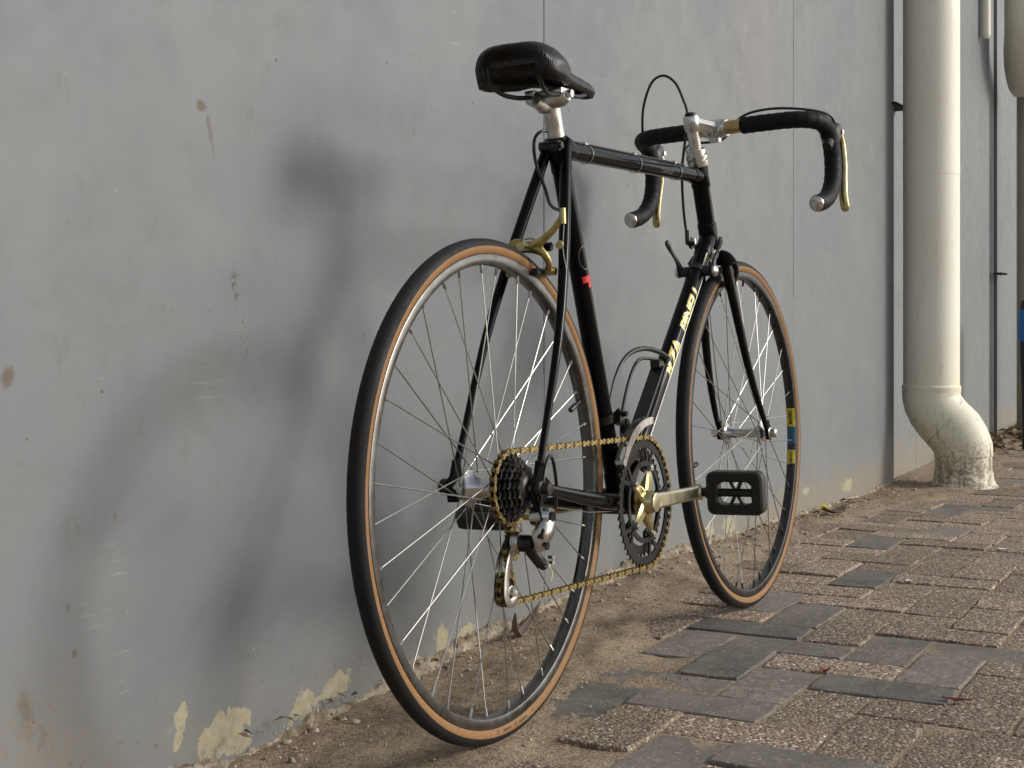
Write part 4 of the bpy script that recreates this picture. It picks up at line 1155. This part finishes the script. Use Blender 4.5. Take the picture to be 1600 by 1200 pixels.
# ---- rear derailleur
rd = empty('rear_derailleur', (0, 0, 0), bike)
for j in (J1, J2):
    bm = bmesh.new(); o_ = teeth(11, rj - .002, .004, 4); ringplate_into(bm, o_, circ(.004, len(o_)), (Vector((j[0], -.0262, j[1])), AX, AZ, AY), .0035)
    bmob('jockey_wheel', bm, M['black2'], rd)
def cage(y, wd, mat):
    a = Vector((J1[0] + .004, y, J1[1] + .008)); b_ = Vector((J2[0], y, J2[1]))
    bm = bmesh.new()
    mid = a.lerp(b_, .45) + Vector((-.017, 0, .0))
    sweep(bm, spline([a, mid, b_ + Vector((-.014, 0, -.002)), b_ + Vector((-.006, 0, -.017)), b_ + Vector((.012, 0, -.014)), b_ + Vector((.016, 0, -.004))], 6), [wd] * 31, 10, flat=(.22, 1.0), normal=(0, 1, 0))
    sweep(bm, [b_ + Vector((-.014, 0, -.004)), b_, b_ + Vector((.012, 0, -.010))], .006, 8, flat=(.2, 1), normal=(0, 1, 0))
    return bmob('cage_plate', bm, mat, rd, True, 45)
cage(-.0345, .0065, M['alu']); cage(-.0185, .0055, M['alu'])
bm = bmesh.new()
for j in (J1, J2): sweep(bm, [(j[0], -.0385, j[1]), (j[0], -.017, j[1])], .0036, 12)
loose_parts(bmob('pulley_bolt', bm, M['alu'], rd, True, 40))
# hanger knuckle, parallelogram body, lower knuckle
kn = Vector((.010, -.072, .296)); lk_ = Vector((.004, -.052, .258))
bm = bmesh.new()
sweep(bm, [kn + Vector((0, -.010, 0)), kn + Vector((0, -.007, 0)), kn + Vector((0, .018, 0))], [.011, .0128, .0128], 18)
bmob('upper_knuckle', bm, M['alu'], rd, True, 35)
bm = bmesh.new(); sweep(bm, [kn + Vector((0, -.0120, 0)), kn + Vector((0, -.0098, 0))], .0075, 14)
sweep(bm, [kn + Vector((-.018, -.0115, -.036)), kn + Vector((-.018, -.009, -.036))], .0055, 14)
loose_parts(bmob('pivot_bolt', bm, M['dark'], rd, True, 35))
bm = bmesh.new()
sweep(bm, [kn + Vector((.002, -.002, -.004)), kn + Vector((-.006, -.001, -.016)), kn + Vector((-.012, .002, -.028)), kn + Vector((-.012, .006, -.042))], [.0100, .0135, .0130, .0085], 10, flat=(1.0, 1.15), normal=(0, 1, 0))
bmob('parallelogram_body', bm, M['scuffed'], rd, True, 50)
# recessed window on the body
box('body_window', kn + Vector((-.0215, -.004, -.020)), (.004, .009, .014), M['ink'], rd, Matrix.Rotation(R_(25), 3, 'Y'), .0008)
bm = bmesh.new()
sweep(bm, [lk_ + Vector((-.010, -.010, .004)), lk_ + Vector((-.010, .014, .004))], .0115, 16)
sweep(bm, [lk_ + Vector((-.006, -.002, -.004)), lk_ + Vector((.004, -.012, -.024)), lk_ + Vector((.012, -.012, -.030))], [.009, .008, .005], 10)
bmob('lower_knuckle', bm, M['dark'], rd, True, 40)
lathe('knuckle_cap', [(-.001, 0), (-.001, .0130), (.004, .0142), (.009, .0140), (.010, 0)], M['alu'], rd, lk_ + Vector((-.010, .010, .006)), 'y', 20)
bm = bmesh.new()
for q in (Vector((.016, -.018, -.024)), Vector((.012, -.020, -.016)), Vector((.004, -.018, -.026))): sweep(bm, [lk_ + q, lk_ + q + Vector((-.002, -.008, 0))], .0028, 8)
loose_parts(bmob('adjuster_screw', bm, M['alu'], rd, True, 40))
tube('cable_end', [lk_ + Vector((.008, -.020, -.022)), lk_ + Vector((.012, -.024, -.036)), lk_ + Vector((.008, -.024, -.048))], .0008, M['gold'], rd, 6, n=4)
tube('cable_housing', [kn + Vector((-.006, -.004, -.040)), kn + Vector((-.012, -.008, -.020)), (.000, -.070, .305), (.004, -.074, .345), (.028, -.070, .372), (.058, -.062, .366), (.080, -.055, .330), (.085, -.050, .300)], .0025, M['cable'], rd, 10, n=8)
# ---- front derailleur
fd = empty('front_derailleur', (0, 0, 0), bike)
std = dirv(BB, ST); fdc = BB + std * .140
bm = bmesh.new(); sweep(bm, [fdc - std * .007, fdc - std * .006, fdc + std * .006, fdc + std * .007], [.0150, .0168, .0168, .0150], 24)
box_into(bm, fdc + Vector((.021, -.004, 0)), (.014, .016, .012), None, .002)
bmob('clamp_band', bm, M['dark'], fd, True, 40)
bm = bmesh.new()
box_into(bm, fdc + Vector((.012, -.020, -.004)), (.020, .014, .014), Matrix.Rotation(.3, 3, 'Y'), .003)
box_into(bm, fdc + Vector((.022, -.026, -.014)), (.010, .010, .024), Matrix.Rotation(.5, 3, 'Y'), .002)
sweep(bm, [fdc + Vector((.014, -.012, .006)), fdc + Vector((.014, -.034, .006))], .0045, 10)
sweep(bm, [fdc + Vector((.004, -.020, .010)), fdc + Vector((.004, -.026, .014))], .003, 8)
bmob('linkage', bm, M['dark'], fd, True, 40)
def fdcage(y, h, mat, nm):
    bm = bmesh.new(); rows = []
    for i in range(13):
        a = R_(78 + 66 * i / 12); ro_ = .1275 - .0185 * (i / 12); ri_ = ro_ - h * (1 - .45 * abs(i / 6 - 1))
        if True:
            ro_ += .006
        rows.append([bm.verts.new(BB + Vector((r_ * math.cos(a), yy, r_ * math.sin(a)))) for r_, yy in ((ro_, y - .0008), (ro_, y + .0008), (ri_, y + .0008), (ri_, y - .0008))])
    for i in range(12):
        for j in range(4): bm.faces.new((rows[i][j], rows[i + 1][j], rows[i + 1][(j + 1) % 4], rows[i][(j + 1) % 4]))
    bm.faces.new(rows[0]); bm.faces.new(rows[-1][::-1])
    return bmob(nm, bm, mat, fd)
fdcage(-.0525, .0085, M['alu'], 'outer_cage_plate'); fdcage(-.0385, .0070, M['dark'], 'inner_cage_plate')
bm = bmesh.new(); box_into(bm, BB + Vector((.113 * math.cos(R_(142)), -.0455, .113 * math.sin(R_(142)))), (.005, .0145, .006), None, .001)
box_into(bm, BB + Vector((.128 * math.cos(R_(79)), -.0455, .128 * math.sin(R_(79)))), (.011, .016, .011), None, .001)
bmob('cage_bridge', bm, M['alu'], fd)

# ---- seat post and saddle
std2 = dirv(BB, ST)
SP = ST + std2 * .062
tube('seat_post', [ST - std2 * .03, ST, ST + std2 * .045, SP], [.0134, .0134, .0134, .0130], M['scuffed'], bike, 26)
bm = bmesh.new(); ring(bm, ST, std2, [(-.004, .0155), (-.003, .0172), (.003, .0172), (.004, .0140)], 26); bmob('post_collar', bm, M['black'], bike, True, 40)
cl = Vector((.214, 0, .886))
scl = empty('saddle_clamp', (0, 0, 0), bike)
bm = bmesh.new()
sweep(bm, [SP - std2 * .008, SP, SP + std2 * .012], [.0135, .0165, .0150], 20)
sweep(bm, [cl + Vector((-.002, -.030, .0)), cl + Vector((-.002, -.020, -.003)), cl + Vector((-.002, 0, -.006)), cl + Vector((-.002, .020, -.003)), cl + Vector((-.002, .034, .0))], [.010, .0155, .0165, .0155, .009], 18, flat=(1.15, .8))
sweep(bm, [cl + Vector((-.026, .010, -.008)), cl + Vector((-.014, .006, -.014)), cl + Vector((0, 0, -.012))], [.008, .011, .012], 14)
bmob('clamp_body', bm, M['scuffed'], scl, True, 45)
bm = bmesh.new()
for s in (-1, 1): box_into(bm, cl + Vector((0, s * .0225, .006)), (.044, .016, .009), None, .003)
sweep(bm, [cl + Vector((-.002, -.038, .002)), cl + Vector((-.002, -.030, .002))], .0065, 6)
loose_parts(bmob('rail_clamp', bm, M['alu'], scl, True, 45))
sad = empty('saddle', (0, 0, 0), bike)
keys = [(0, .046, .940, .040), (.03, .064, .946, .050), (.08, .0695, .9495, .058), (.16, .0700, .949, .058), (.27, .063, .945, .052), (.37, .047, .940, .044), (.46, .033, .939, .036), (.56, .024, .933, .028), (.72, .0205, .928, .025), (.88, .0185, .924, .023), (.96, .014, .920, .019), (1.0, .006, .915, .012)]
def kx(t, j):
    for a, b_ in zip(keys, keys[1:]):
        if a[0] <= t <= b_[0]:
            u = (t - a[0]) / (b_[0] - a[0]); u = u * u * (3 - 2 * u) * .5 + u * .5; return a[j] + (b_[j] - a[j]) * u
    return keys[-1][j]
bm = bmesh.new(); rows = []; NS, NC = 40, 20
for i in range(NS + 1):
    t = i / NS; hw, zt, dr = kx(t, 1), kx(t, 2), kx(t, 3); row = []
    for j in range(NC + 1):
        u = (j / NC - .5) * 2; sg = 1 if u >= 0 else -1; au = abs(u)
        y = sg * hw * min(1, (1 - (1 - au) ** 1.9)); k = au
        drop = dr * (max(0, k - .18) / .82) ** 2.0
        x = .088 + .272 * t - (.014 * (1 - min(1, au * 1.2)) if t < .12 else 0) * (1 - t / .12 if t < .12 else 0) + .012 * max(0, au - .6) * (t < .3)
        tuck = .006 * max(0, au - .8) / .2
        row.append(bm.verts.new((x, y - sg * tuck, zt - drop)))
    rows.append(row)
for i in range(NS):
    for j in range(NC): bm.faces.new((rows[i][j], rows[i + 1][j], rows[i + 1][j + 1], rows[i][j + 1]))
so = bmob('saddle_cover', bm, [M['saddle'], M['saddle_in']], sad, True)
md = so.modifiers.new('solid', 'SOLIDIFY'); md.thickness = .0055; md.offset = -1; md.material_offset = 1; md.material_offset_rim = 0
for s in (-1, 1):
    tube('saddle_rail', [(.098, s * .040, .918), (.104, s * .040, .898), (.128, s * .034, .884), (.165, s * .026, .882), (.215, s * .0225, .8895), (.265, s * .020, .892), (.305, s * .012, .900), (.335, s * .006, .907)], .0035, M['black2'], sad, 10, n=6)
box('saddle_bridge', (.104, 0, .922), (.010, .080, .008), M['saddle_in'], sad, bev=.003)

# ---- stem, bars, levers
stemr = empty('stem', (0, 0, 0), bike)
STX = HTT + ha * .026
TWIST = R_(-8.5)
def bar_pt(u, f, h):
    """bar coordinates: u to the left, f forward of the stem axis, h height"""
    ax = HTT + ha * .075
    c, s = math.cos(TWIST), math.sin(TWIST)
    return Vector((ax.x + f * c - u * s, f * s + u * c, h))
CLF, CLH = .092, .912
tube('quill', [HTT + ha * .020, HTT + ha * .05, HTT + ha * .084], .0111, M['alu'], stemr, 24)
tp = HTT + ha * .086
bm = bmesh.new(); sweep(bm, [HTT + ha * .060, HTT + ha * .066, HTT + ha * .086, HTT + ha * .090], [.0125, .0152, .0150, .0120], 24)
bmob('stem_top', bm, M['alu'], stemr, True, 40)
lathe('stem_bolt', [(0, 0), (0, .0105), (.003, .0105), (.0055, .008), (.0055, 0)], M['black2'], stemr, tp + Vector((-.001, 0, .003)), 'z', 18)
a = HTT + ha * .076; b_ = bar_pt(0, CLF, CLH)
tube('extension', [a, a.lerp(b_, .25), a.lerp(b_, .6), b_], [.0135, .0115, .0115, .0125], M['alu'], stemr, 8, flat=(1.0, 1.12))
bm = bmesh.new(); sweep(bm, [bar_pt(u, CLF, CLH) for u in (-.023, -.021, -.010, 0, .010, .021, .023)], [.0150, .0168, .0178, .0182, .0178, .0168, .0150], 22)
sweep(bm, [bar_pt(-.010, CLF - .006, CLH - .020), bar_pt(.010, CLF - .006, CLH - .020)], .0062, 12)
bmob('bar_clamp', bm, M['alu'], stemr, True, 40)
hb = empty('handlebar', (0, 0, 0), bike)
tube('bar_sleeve', [bar_pt(u, CLF, CLH) for u in (-.066, -.03, .03, .066)], [.0128, .0130, .0130, .0128], M['bronze'], hb, 24)
W2 = .190
BP = [(.055, 0, 0), (.09, .0, 0), (.125, .002, 0), (.152, .008, 0), (.174, .022, -.001), (.187, .044, -.004), (W2, .066, -.012), (W2 + .001, .079, -.030), (W2 + .002, .085, -.058), (W2 + .003, .084, -.088), (W2 + .004, .075, -.116), (W2 + .005, .054, -.139), (W2 + .006, .028, -.151), (W2 + .006, .002, -.156)]
for s in (-1, 1):
    pts = [bar_pt(s * u, CLF + f, CLH + h) for u, f, h in BP]; sp = spline(pts, 14)
    L = 0; rr = []
    for i, p in enumerate(sp):
        if i: L += (p - sp[i - 1]).length
        ph = (L / .017) % 1.0
        rr.append(.0152 + .0009 * (1 - ph) + .0003 * noise.noise(Vector((L * 60, s, 0))))
    rr[0] = .0150; rr[-1] = .0150
    tube('bar_tape', sp, rr, M['tape'], hb, 20)
    e = pts[-1]; d = (sp[-1] - sp[-3]).normalized()
    bm = bmesh.new(); ring(bm, e, d, [(-.002, .0135), (.001, .0142), (.004, .0125), (.006, .0085), (.007, 0)], 22)
    bmob('end_plug', bm, M['alu'], hb, True, 45)
    # lever
    lv = empty('brake_lever', (0, 0, 0), bike)
    def lp(u, f, h): return bar_pt(s * (W2 + .001 + u), CLF + f, CLH + h)
    tube('hood', [lp(0, .066, -.050), lp(0, .086, -.032), lp(0, .102, -.018), lp(0, .113, -.010), lp(0, .119, -.006)], [.010, .012, .0135, .0145] + [.015] * 5 + [.0148, .0145, .014, .0135, .013, .0125, .012, .0115, .011, .010, .0095, .009, .008, .007, .005, .003], M['black2'], lv, 16, n=6, flat=(.85, 1.15))
    bm = bmesh.new(); sweep(bm, [lp(-.012, .114, -.018), lp(.012, .114, -.018)], .0045, 12); sweep(bm, [lp(0, .106, -.012), lp(0, .124, -.034)], [.009, .006], 12, flat=(.9, 1.2))
    bmob('lever_body', bm, M['alu'], lv, True, 40)
    bl = spline([lp(.002, .114, -.018), lp(.004, .121, -.040), lp(.006, .120, -.072), lp(.008, .112, -.107), lp(.010, .107, -.138), lp(.012, .110, -.166)], 6)
    n = len(bl); tube('blade', bl, [.0066 + .0022 * (i / n) for i in range(n - 2)] + [.0076, .004], M['gold'], lv, 14, flat=(1.0, .55))
# ---- brakes
def caliper(name, c, mat, front):
    b0 = empty(name, (0, 0, 0), bike); f = 1 if front else -1
    def q(x, y, z): return c + Vector((x * f, y, z))
    rim_z = -.045 if front else -.036
    # arms: curved flat plates from the centre bolt down to the pads
    a1 = spline([q(.020, .042, .016), q(.021, .022, .014), q(.020, .0, .006), q(.020, -.024, -.002), q(.019, -.034, -.020), q(.014, -.030, rim_z + .004)], 5)
    a2 = spline([q(.028, -.052 * -1 + 0, .034), q(.028, .036, .018), q(.027, .012, .008), q(.027, .006, .0), q(.026, .024, -.004), q(.020, .034, -.020), q(.014, .030, rim_z + .004)], 5)
    if not front:
        a1 = spline([q(.020, .004, .004), q(.020, .020, .004), q(.019, .034, -.012), q(.014, .030, rim_z + .002)], 6)
        a2 = spline([q(.028, -.062, .038), q(.028, -.046, .020), q(.027, -.024, .004), q(.026, -.012, -.001), q(.026, -.028, -.010), q(.020, -.034, -.024), q(.014, -.029, rim_z + .002)], 5)
    na, nb2 = len(a1), len(a2)
    tube('caliper_arm', a1, [.0078 - .0022 * abs(2 * i / na - .6) for i in range(na)], M['golddull'] if not front else mat, b0, 12, flat=(.6, 1.0), normal=(1, 0, 0))
    tube('caliper_arm', a2, [.0046 + .0032 * math.exp(-((i / nb2 - .45) / .2) ** 2) for i in range(nb2)], mat, b0, 12, flat=(.7, 1.0), normal=(1, 0, 0))
    tube('return_spring', [q(.010, .020, rim_z + .018), q(.014, .026, -.006), q(.012, .010, .010), q(.012, -.010, .010), q(.014, -.026, -.008), q(.010, -.020, rim_z + .018)], .0011, M['steel'], b0, 6, n=6)
    tube('mounting_nut', [q(-.008, 0, 0), q(.010, 0, 0), q(.012, 0, 0)], [.0085, .0085, .006], M['black2'], b0, 14)
    bm = bmesh.new(); sweep(bm, [q(-.004, 0, 0), q(.034, 0, 0)], .0052, 12); sweep(bm, [q(.034, 0, 0), q(.039, 0, 0)], .0072, 6)
    if front: sweep(bm, [q(.028, .052, .030), q(.028, .052, .046)], .004, 10)
    else:
        sweep(bm, [q(.030, -.064, .028), q(.030, -.064, .050)], .0042, 10); sweep(bm, [q(.030, -.058, -.000), q(.038, -.060, -.002)], .0055, 10)
    loose_parts(bmob('centre_bolt', bm, M['alu'] if front else M['gold'], b0, True, 40))
    for s in (-1, 1):
        bm = bmesh.new(); pc = q(.008, s * .0175, rim_z)
        box_into(bm, pc, (.044, .009, .010), None, .002); bmob('brake_pad', bm, M['black2'], b0)
        bm = bmesh.new(); sweep(bm, [pc + Vector((0, s * .002, 0)), pc + Vector((0, s * .018, 0))], .0035, 10); sweep(bm, [pc + Vector((0, s * .015, 0)), pc + Vector((0, s * .021, 0))], .0058, 8)
        bmob('pad_bolt', bm, M['alu'] if front else mat, b0, True, 35)
    return b0
fc = crown + (FH - RH).normalized() * .0 + Vector((.018, 0, -.002))
caliper('front_brake', Vector((crown.x + .018, 0, crown.z + .002)), M['ringblack'], True)
caliper('rear_brake', Vector((.143, 0, .662)), M['goldbr'], False)
lathe('brake_barrel', [(-.004, 0), (-.004, .010), (0, .0125), (.010, .0125), (.014, .008), (.014, 0)], M['alu'], bike, (crown.x - .024, 0, crown.z - .008), 'x', 18)

# ---- cables
cb_ = empty('cables', (0, 0, 0), bike)
tube('front_brake_cable', [bar_pt(W2, CLF + .113, CLH - .006), (.970, .168, .893), (.919, .150, .934), (.882, .130, .971), (.864, .105, 1.009), (.862, .080, 1.020), (.856, .055, 1.004), (.841, .035, .971), (.812, .015, .926), (.800, .024, .84), (.812, .030, .77), (.826, .030, .708), (.845, .030, .690), (.900, .050, .712)], .0025, M['cable'], cb_, 10, n=10)
bm = bmesh.new(); sweep(bm, [(.826, .030, .722), (.826, .030, .700)], [.0038, .0042], 10); sweep(bm, [(.824, .030, .699), (.836, .022, .697)], .005, 8)
bmob('cable_adjuster', bm, M['dark'], cb_, True, 40)
tube('rear_brake_cable', [bar_pt(-W2, CLF + .113, CLH - .006), bar_pt(-.186, CLF + .085, CLH + .014), bar_pt(-.150, CLF + .045, CLH + .024), bar_pt(-.10, CLF + .012, CLH + .026), bar_pt(-.05, CLF + .004, CLH + .016), bar_pt(0, CLF + .022, CLH - .018), (.835, .022, .880), (.806, .026, .846), (.775, .012, .836), (.74, .0, .8325)], .0025, M['cable'], cb_, 10, n=8)
zt = lambda x: TT0.z + (TT1.z - TT0.z) * (x - TT0.x) / (TT1.x - TT0.x) + .0155
tube('rear_brake_cable', [(.74, 0, .8325), (.70, 0, zt(.70)), (.50, 0, zt(.5)), (.30, 0, zt(.3)), (.262, .010, zt(.262) + .004)], .0024, M['cable'], cb_, 8)
tube('rear_brake_cable', [(.262, .010, zt(.262) + .004), (.238, .022, .842), (.212, .026, .828), (.203, .022, .795), (.196, .004, .750), (.165, -.020, .722), (.128, -.058, .708)], .0025, M['cable'], cb_, 10, n=8)
tube('inner_wire', [(.116, -.064, .712), (.115, -.064, .690), (.113, -.062, .655), (.117, -.064, .628)], .0008, M['wire'], cb_, 6, n=4)
bm = bmesh.new()
for x in (.33, .52, .70):
    zz = zt(x) - .0155
    sweep(bm, [Vector((x, math.sin(t_) * .0145, zz + math.cos(t_) * .0148)) for t_ in [R_(a_) for a_ in range(0, 360, 20)]], .0007, 6, closed=True)
    sweep(bm, [(x - .005, 0, zz + .0158), (x + .005, 0, zz + .0158)], .0038, 10)
loose_parts(bmob('cable_clip', bm, M['alu'], bike, True, 40))
# shift cables under the down tube
for s in (-1, 1):
    A = BB + dtd * .52 + Vector((0, s * .017, 0)); B = BB + dtd * .03 + Vector((0, s * .010, -.021))
    tube('shift_cable', [A, B], .0007, M['wire'], cb_, 6)
tube('shift_cable', [BB + Vector((-.02, -.024, -.012)), Vector((.2, -.046, .278)), (.088, -.050, .298)], .0007, M['wire'], cb_, 6)
# ---- down tube shifters
sh = empty('shifters', (0, 0, 0), bike)
sp_ = BB + dtd * .535
bm = bmesh.new(); sweep(bm, [sp_ + Vector((0, -.028, 0)), sp_ + Vector((0, .028, 0))], .0095, 16); sweep(bm, [sp_ - dtd * .006, sp_ + dtd * .006], .0168, 20)
bmob('shifter_clamp', bm, M['black2'], sh, True, 40)
for s in (-1, 1):
    o_ = sp_ + Vector((0, s * .031, 0))
    dv = (Vector((-.035, 0, .05)) if s > 0 else Vector((.030, 0, .055)))
    tube('shift_lever', [o_ - dv * .1, o_ + dv * .35, o_ + dv * .8 + Vector((-.002, s * .006, 0)), o_ + dv * 1.1 + Vector((-.004, s * .008, 0))], [.0080] * 3 + [.0062, .005, .0042, .004, .004, .0045, .0052, .0058, .006, .0045], M['black2'], sh, 12, n=4, flat=(.7, 1.1))
    bm = bmesh.new(); ring(bm, o_ + Vector((0, s * .002, 0)), Vector((0, s, 0)), [(0, .0105), (.004, .0105), (.006, .008), (.008, .0045), (.008, 0)], 18); bmob('lever_cap', bm, M['alu'], sh, True, 40)
# ---- bottle cage on the down tube
bc = empty('bottle_cage', (0, 0, 0), bike)
dn_ = Vector((-dtd.z, 0, dtd.x))            # square to the down tube, up into the frame
def cg_(s, h, y): return BB + dtd * s + dn_ * h + Vector((0, y, 0))
tube('wire_loop', [cg_(.300, .014, -.012), cg_(.285, .045, -.010), cg_(.255, .085, -.006), cg_(.222, .112, .0), cg_(.185, .128, .002), cg_(.145, .132, .002), cg_(.110, .130, 0), cg_(.070, .122, -.004)], [.0042] * 24 + [.004 - .0001 * k for k in range(33)], M['black2'], bc, 12, n=8)
for s in (-1, 1):
    tube('side_wire', [cg_(.298, .016, s * .010), cg_(.275, .040, s * .026), cg_(.235, .044, s * .030), cg_(.17, .036, s * .028), cg_(.12, .026, s * .020), cg_(.10, .018, s * .010)], .0028, M['black2'], bc, 10, n=6)
bm = bmesh.new(); box_into(bm, (0, 0, 0), (.155, .024, .006), None, .002)
me = None
o = bmob('mounting_plate', bm, M['black2'], bc); o.matrix_basis = Matrix.Translation(cg_(.20, .0185, 0)) @ Matrix((dtd, AY, dtd.cross(AY))).transposed().to_4x4()
bm = bmesh.new(); box_into(bm, cg_(.278, .026, 0), (.020, .018, .014), None, .003); bmob('top_clip', bm, M['black2'], bc)
